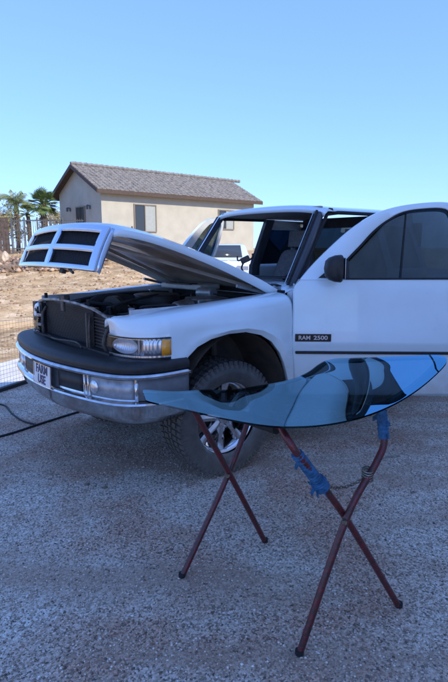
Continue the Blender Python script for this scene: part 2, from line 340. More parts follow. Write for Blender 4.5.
# local x along ridge (0..12.2), local y across gable (0..6.6)
HL, HW_, EZ, RZ = 11.4, 5.4, 3.55, 4.92
b = MB(); b.prism([(0, 0), (HW_, 0), (HW_, EZ), (HW_ / 2, RZ), (0, EZ)], lambda y, z: (0, y, z - .3 if z == 0 else z), lambda y, z: (HL, y, z - .3 if z == 0 else z))
b.build('wall', 'stucco', house, smooth=False)
rf = MB(); slope = (RZ - EZ) / (HW_ / 2); oh = .42; ncs = 13
for sgn in (0, 1):
    for k in range(ncs):
        d0 = -oh + (HW_ / 2 + oh) * k / ncs; d1 = -oh + (HW_ / 2 + oh) * (k + 1) / ncs
        z0, z1 = EZ + slope * d0 + .10, EZ + slope * d1 + .06
        f = (lambda y: y) if sgn == 0 else (lambda y: HW_ - y)
        nt_ = 44
        for i in range(nt_):
            x0 = -.4 + (HL + .8) * i / nt_; x1 = -.4 + (HL + .8) * (i + 1) / nt_ - .02; jz = random.uniform(-.012, .012)
            rf.add([(x0, f(d0), z0 + jz), (x1, f(d0), z0 + jz), (x1, f(d1), z1 + jz), (x0, f(d1), z1 + jz),
                    (x0, f(d0), z0 - .05 + jz), (x1, f(d0), z0 - .05 + jz), (x1, f(d1), z1 - .05), (x0, f(d1), z1 - .05)],
                   [(0, 1, 2, 3), (7, 6, 5, 4), (0, 4, 5, 1), (1, 5, 6, 2), (2, 6, 7, 3), (3, 7, 4, 0)])
rt = rf.build('roof_tile', 'roof', house, smooth=False); rt['kind'] = 'stuff'
b = MB()
for sgn in (0, 1):
    f = (lambda y: y) if sgn == 0 else (lambda y: HW_ - y)
    b.prism([(-oh, EZ - slope * oh - .02), (HW_ / 2, RZ - .02), (HW_ / 2, RZ + .03), (-oh, EZ - slope * oh + .03)], lambda y, z: (-.38, f(y), z), lambda y, z: (HL + .38, f(y), z))
b.build('roof', 'fascia', house, smooth=False)
b = MB()
for i in range(38):
    x = -.4 + i * .34; b.tube([(x, HW_ / 2, RZ + .10), (x + .33, HW_ / 2, RZ + .13)], [.09, .11], 8)
b.build('ridge_tiles', 'roof', house)['kind'] = 'stuff'
for sgn in (0, 1):
    f = (lambda y: y) if sgn == 0 else (lambda y: HW_ - y)
    for x in (-.42, HL + .40):
        b = MB(); b.prism([(-oh - .02, EZ - slope * oh - .16), (HW_ / 2, RZ - .16), (HW_ / 2, RZ + .05), (-oh - .02, EZ - slope * oh + .05)], lambda y, z: (x - .03, f(y), z), lambda y, z: (x + .03, f(y), z))
        b.build('rake_board', 'fascia', house, smooth=False)
    b = MB(); b.box((HL / 2, f(-oh - .02), EZ - slope * oh - .06), (HL + .8, .05, .20)); b.build('fascia_board', 'fascia', house, smooth=False)
def hwin(cx, cz, w, h, face, sash=True):
    # face 'long' is y=0 facing -y, 'gable' is x=0 facing -x
    T = (lambda a, d, z: (a, -d, z)) if face == 'long' else (lambda a, d, z: (-d, a, z))
    def bx(mb, a, d, z, sa, sd_, sz): mb.box(T(a, d, z), (sa, sd_, sz) if face == 'long' else (sd_, sa, sz)); return mb
    fr = MB()
    for sg in (-1, 1):
        bx(fr, cx + sg * (w / 2), .035, cz, .06, .07, h + .06); bx(fr, cx, .035, cz + sg * (h / 2), w - .06, .066, .06)
    if sash: bx(fr, cx - .02, .03, cz, .05, .062, h - .06)
    win = fr.build('window', 'winframe', house, smooth=False)
    p = MB(); bx(p, cx - w / 4, .014, cz, w / 2 - .05, .02, h - .06); p.build('pane', 'winglass', win, smooth=False)
    p = MB(); bx(p, cx + w / 4, .016, cz, w / 2 - .05, .02, h - .06); p.build('pane', 'blind' if sash else 'winglass', win, smooth=False)
hwin(2.75, 1.98, 1.45, 1.5, 'long'); hwin(8.9, 2.1, 1.3, 1.2, 'long'); hwin(2.5, 2.0, 1.1, 1.25, 'gable', False)
for yy in (1.3, 3.9):
    b = MB(); b.box((-.03, yy, 2.55), (.05, .12, .2)); w_ = b.build('wall_lamp', 'iron', house, smooth=False)
    b = MB(); b.tube([(-.05, yy, 2.62), (-.16, yy, 2.66), (-.2, yy, 2.6), (-.2, yy, 2.42)], [.03, .03, .08, .06], 8); b.build('lantern', 'iron', w_)
b = MB(); b.box((1.2, -.09, .95), (.55, .16, .7)); b.build('meter_box', 'steel', house, smooth=False, bevel=.01)
b = MB(); b.tube([(.45, -.06, -.2), (.45, -.06, 1.6)], .05, 8); b.build('downpipe', 'woodpost', house)
b = MB(); b.box((1.75, -.18, 1.05), (.4, .3, .3)); b.tube([(1.75, -.2, 1.2), (1.75, -.2, 1.5)], .05, 8); b.build('hose_reel', 'iron', house, smooth=False)
b = MB(); b.box((2.0, -.05, .1), (1.6, .08, 1.0)); b.build('utility_panel', 'shade_building', house, smooth=False)

# ------------------------------------------------------------------ fences
wf = empty('board_fence', (-14.98, 26, 1.42), 0, label='dark weathered board fence at the far left beyond the dirt lot', cat='fence')
for i in range(24):
    b = MB(); b.box((i * .19, 0, .86 + random.uniform(-.02, .02)), (.17, .025, 1.75), rx=random.uniform(-.01, .01)); b.build('board', 'wood', wf, smooth=False)
for z in (.4, 1.4): b = MB(); b.box((2.3, .05, z), (4.6, .06, .09)); b.build('rail', 'woodpost', wf, smooth=False)
f2 = empty('iron_fence', (-10.42, 26, 1.42), R(4), label='metal picket fence with pale posts between board fence and palm tree', cat='fence')
for i in range(36):
    b = MB(); b.box((i * .098, 0, .86), (.022, .022, 1.65)); b.build('picket', 'iron', f2, smooth=False)
for i in range(5):
    b = MB(); b.box((i * .62 + .05, -.05, .86), (.06, .06, 1.78)); b.build('post', 'iron', f2, smooth=False)
for z in (.25, 1.6): b = MB(); b.box((1.75, .04, z), (3.5, .04, .05)); b.build('rail', 'iron', f2, smooth=False)

# low wire fence on the yard's left edge
E0 = n_ * 4.80 ; wfr = empty('wire_mesh_fence', n_ * 4.84 + e_ * -3.2, math.atan2(e_.y, e_.x), label='low galvanised wire mesh fence along the left edge of the gravel yard', cat='fence')
b = MB()
Lf = 12.5
for i in range(int(Lf / .05) + 1): b.tube([(i * .05, 0, .03), (i * .05, 0, .83)], .0016, 4, caps=False)
for j in range(17): b.tube([(0, .003, .03 + j * .05), (Lf, .003, .03 + j * .05)], .0016, 4, caps=False)
b.build('mesh_panel', 'wire', wfr, smooth=False)['kind'] = 'stuff'
for i in range(5):
    b = MB(); b.tube([(i * Lf / 4, .03, 0), (i * Lf / 4, .03, .9)], .018, 8); b.build('post', 'wire', wfr)
tag(MB().box((0, 0, 0), (1, 1, 1)).build('edge_board', 'hose', smooth=False), label='dark edging board lying at the foot of the wire fence', cat='edging')
eb = bpy.data.objects['edge_board']; eb.location = n_ * 4.78 + e_ * 4.7 + Vector((0, 0, .02)); eb.rotation_euler = (0, 0, math.atan2(e_.y, e_.x)); eb.scale = (9, .05, .05)
# pale slab strip and beam beyond the fence
sb = MB()
def P2(a, n, z): v = e_ * a + n_ * n; return (v.x, v.y, z)
sb.add([P2(2, 4.86, .03), P2(9, 4.86, .03), P2(9, 5.9, .03), P2(2, 5.9, .03), P2(2, 4.86, -.05), P2(9, 4.86, -.05), P2(9, 5.9, -.05), P2(2, 5.9, -.05)],
       [(0, 1, 2, 3), (0, 4, 5, 1), (2, 6, 7, 3), (1, 5, 6, 2), (0, 3, 7, 4)])
tag(sb.build('concrete_slab', 'slab', smooth=False), kind='structure')
bl = MB(); bl.box((0, 0, .085), (5.5, .13, .15)); o = bl.build('timber_beam', 'beam', bevel=.01)
o.location = (-5.4, 10.8, hgt(-5, 10.8)); o.rotation_euler = (0, 0, R(17)); tag(o, label='long pale timber beam lying on the dirt behind the wire fence', cat='beam')
bl = MB(); bl.box((0, 0, .05), (5.2, .09, .09)); o = bl.build('timber_batten', 'beam', bevel=.01)
o.location = (-5.6, 11.5, hgt(-5, 11.5)); o.rotation_euler = (0, 0, R(14)); tag(o, label='thinner pale batten lying just beyond the long timber beam', cat='beam')

def rock(name, m, loc, s, label, seed):
    bm = bmesh.new(); bmesh.ops.create_icosphere(bm, subdivisions=3, radius=1)
    for v in bm.verts:
        n = noise.noise(v.co * 1.3 + Vector((seed * 7.1, 0, 0))) * .45 + noise.noise(v.co * 3.1 + Vector((seed, 5, 0))) * .18
        v.co *= (1 + n); v.co = Vector((v.co.x * s[0], v.co.y * s[1], v.co.z * s[2]))
    me = bpy.data.meshes.new(name); bm.to_mesh(me); bm.free(); me.materials.append(M[m])
    o = bpy.data.objects.new(name, me); COL.objects.link(o); o.location = (loc[0], loc[1], hgt(loc[0], loc[1]) + s[2] * .5)
    return tag(o, label=label, cat='rock', group='rocks heaped at the far edge of the dirt lot')
def at(u, y): return ((u - 224) / 520 * y, y)
rk = [((9, 21), (.17, .15, .42), 'palerock', 'tall pale upright boulder left of the raised hood'),
      ((2, 21), (.3, .25, .4), 'rock', 'dark boulder at the left frame edge beside the pale upright one'),
      ((20, 20), (.35, .3, .22), 'rock', 'reddish rock just right of the pale upright boulder'),
      ((30, 20.5), (.35, .3, .26), 'rock', 'brown rock under the left end of the open hood'),
      ((42, 21), (.4, .3, .24), 'rock', 'broad brown rock under the middle of the open hood'),
      ((54, 20.5), (.3, .3, .18), 'rock', 'flat brown rock under the right half of the grille'),
      ((70, 19), (.3, .25, .14), 'rock', 'low rock between the grille and the engine bay'),
      ((8, 19.5), (.2, .2, .2), 'rock', 'low brown stone at the foot of the tall upright boulder')]
for i, ((u, y), s, m, l) in enumerate(rk):
    x, y = at(u, y); rock('rock', m, (x, y), s, l, i)
pm = tone_mat('rubble_tones', [(0, (.12, .08, .06)), (.5, (.30, .19, .13)), (1, (.55, .42, .30))])
def mound(x, y): return hgt(x, y) + .25 * math.exp(-((y - 21) / 1.2) ** 2) * (1 + .5 * noise.noise(Vector((x, y, 1))))
pebbles('rubble', pm, 2600, (-14, -4.5), (19, 23), (.03, .15), mound, None, 'heaped brown rubble along the back of the dirt lot')

# ------------------------------------------------------------------ palms and shrubs
def palm(x, y, h, tr, nf, fl, m, label, droop, seed, fan=True):
    rd = random.Random(seed); z0 = hgt(x, y)
    root = empty('palm_tree', (x, y, z0), 0, label=label, cat='palm', group='palms beyond the fence')
    b = MB(); pts = [(0, 0, -.1)] + [(math.sin(k * .5) * .03, 0, h * k / 6) for k in range(1, 7)]
    b.tube(pts, [tr * 1.25] + [tr * (1 + .12 * (k % 2)) for k in range(6)], 10)
    for k in range(60):
        a = rd.random() * 6.28; z = rd.uniform(.2, 1) * h; b.box((math.cos(a) * tr, math.sin(a) * tr, z), (.10, .05, .09), rz=a, ry=-.6)
    b.build('trunk', 'bark', root)
    c = MB()
    for k in range(nf):
        a = rd.random() * 6.28; el = rd.uniform(-.7, 1.35); L = fl * rd.uniform(.75, 1.1)
        d = Vector((math.cos(a) * math.cos(el), math.sin(a) * math.cos(el), math.sin(el)))
        side = Vector((-math.sin(a), math.cos(a), 0)); base = Vector((0, 0, h))
        if fan:
            stem = base + d * L * .5; upv = side.cross(d)
            c.tube([base, stem], .018, 4)
            for q in range(15):
                t = (q - 7) / 7 * 1.35
                dd = (d * math.cos(t) + side * math.sin(t)).normalized(); Lq = L * .55 * (1 - .25 * abs(t))
                tip = stem + dd * Lq + Vector((0, 0, -droop * Lq * (.4 + rd.random() * .5))); mid = stem + dd * Lq * .55
                wv = dd.cross(upv).normalized() * .028
                c.add([stem, mid + wv, tip, mid - wv], [(0, 1, 2, 3)])
        else:
            prev = base; nseg = 9
            for q in range(nseg):
                t = (q + 1) / nseg; p = base + d * L * t + Vector((0, 0, -droop * L * t * t))
                c.tube([prev, p], .014, 4, caps=False)
                for sg in (-1, 1):
                    for r_ in (0, .5):
                        pp = prev.lerp(p, r_); lf = side * sg * .38 * L * (1 - .75 * t) + d * .12 + Vector((0, 0, -.12 - .2 * t))
                        wv = (p - prev).normalized() * .03
                        c.add([pp - wv, pp + lf * .5 + wv * .3, pp + lf, pp + lf * .5 - wv], [(0, 1, 2, 3)])
                prev = p
    c.build('crown', m, root, smooth=False, fix=False)
    return root
x, y = at(48, 30); palm(x, y, 2.6, .16, 60, 1.05, 'frond', 'fan palm with a thick trunk standing beside the house gable', .25, 3)
x, y = at(22, 33); palm(x, y, 3.1, .12, 26, 1.6, 'frond2', 'pale feather palm with drooping fronds left of the fan palm', .55, 5, fan=False)
x, y = at(33, 36); palm(x, y, 2.4, .12, 26, 1.0, 'frond2', 'small fan palm half hidden between the two larger palms', .35, 8)
def bush(x, y, h, w, m, label, seed):
    rd = random.Random(seed); root = empty('tree', (x, y, hgt(x, y)), 0, label=label, cat='tree', group='scrubby trees on the far left skyline')
    b = MB(); tips = []
    b.tube([(0, 0, -.1), (.03, 0, h * .35), (0, .02, h * .6)], [.09, .06, .03], 7)
    for k in range(7):
        a = k * .9; q = (math.cos(a) * w * .35, math.sin(a) * w * .35, h * rd.uniform(.6, .9)); tips.append(q); b.tube([(0, 0, h * .3), q], [.03, .012], 5)
    b.build('trunk', 'bark', root)
    c = MB()
    cl = [Vector(t) for t in tips] + [Vector((rd.gauss(0, w * .3), rd.gauss(0, w * .3), h * rd.uniform(.4, 1))) for _ in range(14)]
    for q in cl:
        for _ in range(90):
            p = q + Vector((rd.gauss(0, w * .13), rd.gauss(0, w * .13), rd.gauss(0, h * .08)))
            a = Vector((rd.gauss(0, 1), rd.gauss(0, 1), rd.gauss(0, 1))).normalized() * .07; bb = a.orthogonal().normalized() * .035
            c.add([p - a, p + bb, p + a, p - bb], [(0, 1, 2, 3)])
    c.build('crown', m, root, smooth=False, fix=False)
for u, yy, h, w, l, sd_ in ((9, 34, 2.3, 1.8, 'yellowish scrub tree behind the metal fence left of the feather palm', 1), (0, 32, 2.2, 2.0, 'olive scrub tree behind the board fence at the left edge', 2), (-14, 33, 3.2, 2.4, 'scrub tree just outside the left edge behind the board fence', 4), (58, 40, 3.0, 2.2, 'low scrub tree in the gap between fan palm and house', 6)):
    x, y = at(u, yy); bush(x, y, h, w, 'leaf', l, sd_)

# ------------------------------------------------------------------ parked white car seen through the cab
car = empty('parked_car', (at(219, 16)[0], 16, hgt(-.2, 16) - .02), R(90), label='white parked car seen through the empty windshield opening in front of the house', cat='car')
prof = [(-2.1, .35), (-2.15, .75), (-2.0, .95), (-1.45, 1.0), (-.9, 1.38), (.5, 1.42), (1.1, 1.02), (1.95, .9), (2.15, .7), (2.1, .32)]
b = MB(); b.loft([[(x, yy * (.86 if z > 1.05 else 1), z) for x, z in prof] for yy in (-.88, -.8, 0, .8, .88)], caps=True); b.build('body', 'paint', car, bevel=.05)
b = MB(); b.add([(-1.40, -.66, 1.045), (-1.40, .66, 1.045), (-.96, .62, 1.36), (-.96, -.62, 1.36)], [(0, 1, 2, 3)]); b.build('windscreen', 'winglass', car, solid=.02, offset=1)
for sy in (-1, 1):
    b = MB(); b.add([(-.95, sy * .77, 1.08), (.8, sy * .77, 1.08), (.45, sy * .72, 1.36), (-.8, sy * .72, 1.34)], [(0, 1, 2, 3)]); b.build('side_window', 'winglass', car, solid=.03, offset=1)
    for xx in (-1.35, 1.35):
        b = MB(); b.lathe_y([(.0, .1), (.3, .1), (.32, .07), (.32, -.07), (.3, -.1), (0, -.1)], 24, (xx, sy * .82, .32)); b.build('wheel', 'rubber', car)
    b = MB(); b.box((-2.12, sy * .65, .78), (.06, .3, .12)); b.build('headlamp', 'reflector', car, bevel=.01)

exec_parts = True
# ================================================================== THE TRUCK
truck = empty('pickup_truck', (-.572, 4.484, 0), R(221.2), label='white pickup truck with raised hood, missing windshield and opened driver door', cat='pickup truck')

# ---- fenders
FRONT = [(.555, .975), (.62, .955), (.68, .925), (.73, .885), (.77, .83), (.80, .75), (.818, .64)]
def Yo(x): return interp(x, [(-.65, .98), (.30, .985), (.555, .975)] + FRONT[1:])
def Zt(x): return interp(x, [(-.65, 1.335), (-.3, 1.32), (.1, 1.30), (.5, 1.275), (.7, 1.255), (.80, 1.235), (.818, 1.215)])
def Zl(x):
    if x > .56: return 1.125
    return interp(x, [(-.65, .50), (-.632, .53), (-.605, .64), (-.56, .77), (-.50, .875), (-.40, .98), (-.28, 1.045), (-.12, 1.085), (.05, 1.09), (.22, 1.07), (.34, 1.03), (.42, .97), (.47, .90), (.5, .86), (.56, .93)])
def Yi(x): return interp(x, [(-.65, .76), (.55, .74), (.72, .68), (.80, .60), (.818, .57)])
def fender(s, name='fender'):
    b = MB(); rings = []
    st = [-.648, -.632, -.605, -.58, -.55, -.5, -.45, -.4, -.34, -.28, -.2, -.12, -.03, .05, .14, .22, .28, .34, .38, .42, .45, .47, .5, .53, .555, .5605, .62, .68, .73, .77, .80, .818]
    for x in st:
        zl, zt, yo, yi = Zl(x), Zt(x), Yo(x), Yi(x); ring = []
        hasarch = x < .555
        ring.append((x, s * (yo - (.04 if hasarch else .03)), zl + .004)); ring.append((x, s * (yo - .004), zl)); 
        zc = zt - .11
        if zc < zl + .02: zc = zl + .02
        for k in range(1, 7):
            z = lerp(zl + .012, zc, k / 6); arc = math.hypot(x + .05, (z - .45) * .95)
            fl = .028 * math.exp(-((arc - .62) / .07) ** 2) if hasarch else 0
            crease = .006 * math.exp(-((z - 1.17) / .02) ** 2) * (1 if x < .5 else 0)
            ring.append((x, s * (yo + fl + crease - .012 * ((z - .9) / .3) ** 2), z))
        r_ = zt - zc; wy = min(.13, (yo - yi) * .6)
        for k in range(1, 7):
            a = k / 6 * math.pi / 2; y0 = yo - .012 * ((zc - .9) / .3) ** 2
            ring.append((x, s * (y0 - wy * (1 - math.cos(a))), zc + r_ * math.sin(a)))
        ring.append((x, s * lerp(yo - wy - .012, yi, .6), zt + .004)); ring.append((x, s * yi, zt - .004)); ring.append((x, s * (yi - .006), zt - .05))
        rings.append(ring)
    b.loft(rings); return b.build(name, 'paint_body', truck, angle=50, solid=.004, offset=0)
fn = fender(1); ff = fender(-1)
# wheel house liners and inner aprons
for s in (1, -1):
    b = MB(); rings = []
    for k in range(25):
        a = R(8) + k / 24 * R(184); rx_, rz_ = .56, .62
        rings.append([(-.06 + rx_ * math.cos(a) * .98, s * yy, .46 + rz_ * math.sin(a)) for yy in (.955, .9, .7, .52, .50)])
    b.loft(rings); b.add([(-.06 + .549 * math.cos(R(8) + k / 24 * R(184)), s * .50, .46 + .62 * math.sin(R(8) + k / 24 * R(184))) for k in range(25)], [tuple(range(25))])
    b.build('wheel_liner', 'liner', truck)
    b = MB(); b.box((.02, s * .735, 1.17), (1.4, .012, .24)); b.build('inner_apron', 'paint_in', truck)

# ---- headlights
for s in (1, -1):
    path = [(p[0], s * p[1]) for p in ([(.556, .972), (.585, .968), (.62, .955), (.68, .925), (.73, .885), (.77, .83), (.80, .75), (.813, .67), (.818, .60)])]
    def strip(pts, inset, z0, z1):
        return [[(x - inset, y - s * inset * .8, z0), (x - inset, y - s * inset * .8, z1)] for x, y in pts]
    b = MB(); b.loft([[(x - .09, y - s * .05, .985), (x - .004, y, .985), (x - .004, y, 1.0)] for x, y in path]); 
    b.loft([[(x - .09, y - s * .05, 1.122), (x - .004, y, 1.122), (x - .004, y, 1.108)] for x, y in path]); b.loft([[(x - .09, y - s * .05, .985), (x - .09, y - s * .05, 1.122)] for x, y in path])
    hl = b.build('headlight', 'reflector', truck)
    b = MB(); b.loft([[(x - .03, y - s * .02, .995), (x - .022, y - s * .014, 1.03), (x - .022, y - s * .014, 1.08), (x - .03, y - s * .02, 1.115)] for x, y in path[2:5]]); b.build('parking_lamp', 'reflector', hl)
    for (cx_, cy_, wx, hz_, yaw_) in ((.755, .725, .105, .052, R(20)), (.665, .885, .045, .046, R(48))):
        b = MB(); N = Vector((math.cos(yaw_), s * math.sin(yaw_), 0)); T_ = Vector((-N.y, N.x, 0)); C_ = Vector((cx_, s * cy_, 1.053))
        b.loft([[tuple(C_ + N * d_ + T_ * (wx * q * math.cos(a)) + Vector((0, 0, hz_ * q * math.sin(a)))) for a in [k * math.pi / 12 for k in range(24)]] for q, d_ in ((1.03, .006), (1, .0), (.85, -.010), (.55, -.020), (.2, -.024), (.02, -.024))], closed=True); b.build('reflector_bowl', 'bowl', hl)
    b = MB(); b.box((.715, s * .832, 1.053), (.012, .010, .122), rz=s * R(40)); b.build('divider', 'steel', hl)
    b = MB(); b.loft([[(x, y, 1.0), (x + .004, y, 1.03), (x + .004, y, 1.08), (x, y, 1.108)] for x, y in path]); b.build('lens', 'lens', hl)
    b = MB(); b.loft([[(x + .003, y + s * .003, 1.002), (x + .004, y + s * .004, 1.05), (x + .003, y + s * .003, 1.108)] for x, y in path[:3]]); b.build('turn_signal', 'amber', hl, solid=.004, offset=1)
    b = MB(); b.loft([[(x, y, .972), (x + .006, y + s * .004, .977), (x + .006, y + s * .004, .985), (x - .01, y, .99)] for x, y in path]); b.loft([[(x - .01, y, 1.113), (x + .002, y + s * .002, 1.113), (x + .002, y + s * .002, 1.121), (x - .01, y, 1.121)] for x, y in path]); b.build('bezel', 'blackgloss', hl)

# ---- bumper
half = [(.44, 1.0), (.60, 1.0), (.70, .985), (.78, .955), (.85, .90), (.905, .82), (.95, .70), (.985, .56), (1.02, .38), (1.045, .18), (1.05, 0)]
bp_path = [(x, -y) for x, y in half[:-1]][::1] + half[::-1]
def catmull(pts, n=4):
    out = []
    P = [Vector(p).to_3d() if len(p) == 2 else Vector(p) for p in pts]
    for i in range(len(P) - 1):
        p0, p1, p2, p3 = P[max(i - 1, 0)], P[i], P[i + 1], P[min(i + 2, len(P) - 1)]
        for k in range(n):
            t = k / n; out.append(.5 * ((2 * p1) + (-p0 + p2) * t + (2 * p0 - 5 * p1 + 4 * p2 - p3) * t * t + (-p0 + 3 * p1 - 3 * p2 + p3) * t ** 3))
    out.append(P[-1]); return out
BP = catmull(bp_path, 4)
def nrm(i):
    t = BP[min(i + 1, len(BP) - 1)] - BP[max(i - 1, 0)]; t.normalize(); return Vector((t.y, -t.x, 0))
def bprof(prof, rng_=None, drop=0):
    rs = []
    for i, p in enumerate(BP):
        if rng_ and not (rng_[0] <= p.y <= rng_[1]): continue
        n = nrm(i); rs.append([(p.x + n.x * d, p.y + n.y * d, z) for d, z in prof])
    return rs
BU = .026
b = MB(); b.loft(bprof([(d_, z_ + BU) for d_, z_ in [(-.05, .872), (.012, .878), (.030, .872), (.038, .860), (.032, .845), (.004, .836), (.0, .83), (-.002, .70), (.004, .692), (.030, .684), (.036, .672), (.030, .66), (.014, .64), (-.005, .585), (-.05, .53), (-.12, .495)]]))
bump = b.build('bumper', 'chrome_dull', truck, angle=40, solid=.003, offset=-1)
b = MB(); b.loft(bprof([(-.16, .982), (-.05, .978), (-.004, .969), (.016, .952), (.020, .925), (.012, .906), (-.05, .904)])); b.build('bumper_pad', 'black', truck, angle=50)
def bpatch(y0, y1, z0, z1, d, m, name, parent=bump, n=8):
    b = MB(); rs = []
    for k in range(n + 1):
        y = lerp(y0, y1, k / n); i = min(range(len(BP)), key=lambda j: abs(BP[j].y - y)); x = float(np.interp(y, [p.y for p in BP if abs(p.y) < .99], [p.x for p in BP if abs(p.y) < .99])); nn = nrm(i)
        rs.append([(x + nn.x * d, y + nn.y * d, z0), (x + nn.x * d, y + nn.y * d, z1)])
    b.loft(rs); return b.build(name, m, parent, solid=.006, offset=0)
OY = .09
greycap = mat('grey_cap', (.16, .17, .19), .38, var=.2, vscale=20)
for s in (1, -1):
    def seg(a, b_): return sorted((s * a + OY, s * b_ + OY))
    a0, a1 = seg(.18, .46); bpatch(a0, a1, .712 + BU, .826 + BU, .004, 'black', 'air_slot')
    b = MB(); zz0, zz1 = .716 + BU, .822 + BU
    lampend = .84 if s > 0 else .86
    a0, a1 = seg(.53, lampend); bpatch(a0, a1, .706 + BU, .832 + BU, .003, 'steel', 'lamp_panel', n=14)
    for yv in (.475, .512, lampend):
        a0, a1 = seg(yv, yv + .013); bpatch(a0, a1, .695 + BU, .842 + BU, .010, 'chrome', 'bumper_rib', n=2)
    i = min(range(len(BP)), key=lambda j: abs(BP[j].y - (s * .575 + OY))); c_ = BP[i] + nrm(i) * .008
    b = MB(); N = nrm(i); T_ = Vector((-N.y, N.x, 0)); b.loft([[tuple(c_ + N * d_ + T_ * (.036 * q * math.cos(a)) + Vector((0, 0, .768 + BU + .046 * q * math.sin(a)))) for a in [k * math.pi / 8 for k in range(16)]] for q, d_ in ((1, -.01), (1, .006), (.8, .014), (.4, .018), (.01, .019))], closed=True); b.build('fog_lamp', 'reflector', bump)
    b = MB(); b.loft([[(p.x + nrm(i).x * .006, p.y + nrm(i).y * .006, z + BU) for z in (.70, .77, .838)] for i, p in enumerate(BP) if s * p.y > .85 and (p.x < .79 if s < 0 else p.x < .82)]); b.build('end_cap', greycap, bump, solid=.004, offset=0)
# licence plate
pl = MB(); pl.box((0, 0, 0), (.010, .285, .150)); plo = pl.build('license_plate', 'plate', truck, bevel=.003)
plo.location = (1.078, .075, .785); plo.rotation_euler = (0, R(-3), 0)
def text(s, size, loc, rot, m, name, parent, ext=.001, bold=0, sx=1):
    cu = bpy.data.curves.new(name, 'FONT'); cu.body = s; cu.size = size; cu.align_x = 'CENTER'; cu.align_y = 'CENTER'; cu.extrude = ext; cu.offset = bold
    cu.materials.append(M[m]); o = bpy.data.objects.new(name, cu); COL.objects.link(o); o.parent = parent; o.location = loc; o.rotation_euler = rot; o.scale = (sx, 1, 1)
    bpy.context.view_layer.update(); me = bpy.data.meshes.new_from_object(o.evaluated_get(bpy.context.evaluated_depsgraph_get())); q = bpy.data.objects.new(name, me); COL.objects.link(q)
    q.parent = parent; q.location = loc; q.rotation_euler = rot; q.scale = (sx, 1, 1); bpy.data.objects.remove(o); q.name = name; return q
text('FARM', .088, (.0065, 0, .036), (R(90), 0, R(90)), 'ink', 'lettering', plo, bold=.0022, sx=.95)
text('USE', .088, (.0065, 0, -.038), (R(90), 0, R(90)), 'ink', 'lettering', plo, bold=.0022, sx=.95)
b = MB()
for q in ((0, .076, .305, .006), (0, -.076, .305, .006)): b.box((.006, q[0], q[1]), (.003, q[2], q[3]))
for q in (-.151, .151): b.box((.006, q, 0), (.003, .005, .146))
b.build('plate_frame', 'chrome', plo)

# ---- radiator and support
b = MB(); b.loft([[(x, y, z), (x + .03, y, z + .010), (x + .032, y, z - .008), (x, y, z - .02)] for y, z, x in [(-.72, 1.205, .74), (-.62, 1.25, .77), (-.45, 1.285, .80), (-.2, 1.305, .82), (0, 1.31, .825), (.2, 1.305, .82), (.4, 1.28, .80), (.52, 1.25, .79), (.62, 1.21, .77), (.70, 1.18, .74)]], closed=True, caps=True)
rs_ = b.build('radiator_support', 'support', truck, bevel=.004)
for yv, w in ((-.70, .07), (.60, .05), (-.56, .03), (.33, .02)):
    b = MB(); b.box((.78 if abs(yv) > .5 else .815, yv, 1.08), (.05, w, .33)); b.build('upright', 'black' if abs(yv) > .4 else 'grime', rs_)
b = MB(); b.box((.80, 0, .965), (.08, 1.3, .06)); b.build('lower_crossmember', 'black', rs_)
b = MB(); b.box((.83, -.03, 1.325), (.05, .09, .05)); b.box((.845, -.03, 1.27), (.02, .05, .09)); b.build('hood_latch', 'grime', rs_, bevel=.005)
for yv in (-.45, .16, .30): b = MB(); b.tube([(.80, yv, 1.29), (.80, yv, 1.335)], .014, 8); b.build('bumper_stop', 'foam', rs_)
rad = MB(); rad.box((.75, -.10, 1.10), (.05, .84, .34)); ro = rad.build('radiator', 'core', truck)
b = MB()
for k in range(26): b.box((.778, -.10, .945 + k * .012), (.006, .82, .003))
b.build('fins', 'mesh', ro)['kind'] = 'stuff'
b = MB(); b.box((.77, .46, 1.09), (.03, .20, .30)); b.build('oil_cooler', 'core', truck)
b = MB()
for k in range(12): b.box((.79, .46, .96 + k * .023), (.006, .19, .006))
b.build('cooler_fins', 'grime', truck)['kind'] = 'stuff'
b = MB(); b.tube(catmull([(.80, -.52, .97), (.82, -.50, 1.05), (.80, -.54, 1.15), (.78, -.5, 1.22)]), .012, 8); b.build('cooler_line', 'grime', truck)
b = MB(); b.tube(catmull([(.82, .34, .96), (.83, .35, 1.1), (.81, .33, 1.24)]), .010, 8)
b.build('cooler_line', 'grime', truck); b = MB(); b.tube(catmull([(.80, .57, .98), (.83, .56, 1.05), (.8, .57, 1.15)]), .014, 8); b.build('cooler_line', 'grime', truck); b = MB(); b.tube(catmull([(.82, -.4, .99), (.84, -.2, .985), (.82, .1, 1.0), (.84, .25, .98)]), .009, 8); b.build('cooler_line', 'grime', truck)
for k in range(6):
    b = MB(); b.box((.80, -.62 + random.uniform(-.04, .04), .98 + k * .04), (.04, .06, .028), rz=random.uniform(-.3, .3)); b.build('wiring_clip', 'grime' if k % 2 else 'alu', truck, bevel=.004)

# ---- engine bay
b = MB(); b.box((.05, 0, .62), (1.5, 1.45, .03)); b.box((-.72, 0, 1.02), (.04, 1.6, .66)); b.build('bay_floor', 'grime2', truck)
b = MB(); b.box((-.10, 0, .93), (.95, .46, .40)); b.box((-.10, 0, 1.15), (.85, .30, .08)); eng = b.build('engine_block', 'grime', truck, bevel=.03)
b = MB(); b.lathe_y([(0, .06), (.19, .06), (.20, .045), (.20, -.05), (0, -.06)], 40); ac = b.build('air_cleaner', 'grime2', eng, bevel=.004); ac.rotation_euler = (R(90), 0, 0); ac.location = (.0, -.02, 1.25)
for s in (1, -1):
    b = MB(); b.box((-.12, s * .30, 1.08), (.80, .17, .12), rx=s * R(-35)); b.build('valve_cover', 'alu' if s > 0 else 'grime', eng, bevel=.02)
b = MB(); b.tube([(.40, 0, 1.08), (.44, 0, 1.08)], .24, 24); b.build('fan_shroud', 'grime2', truck)
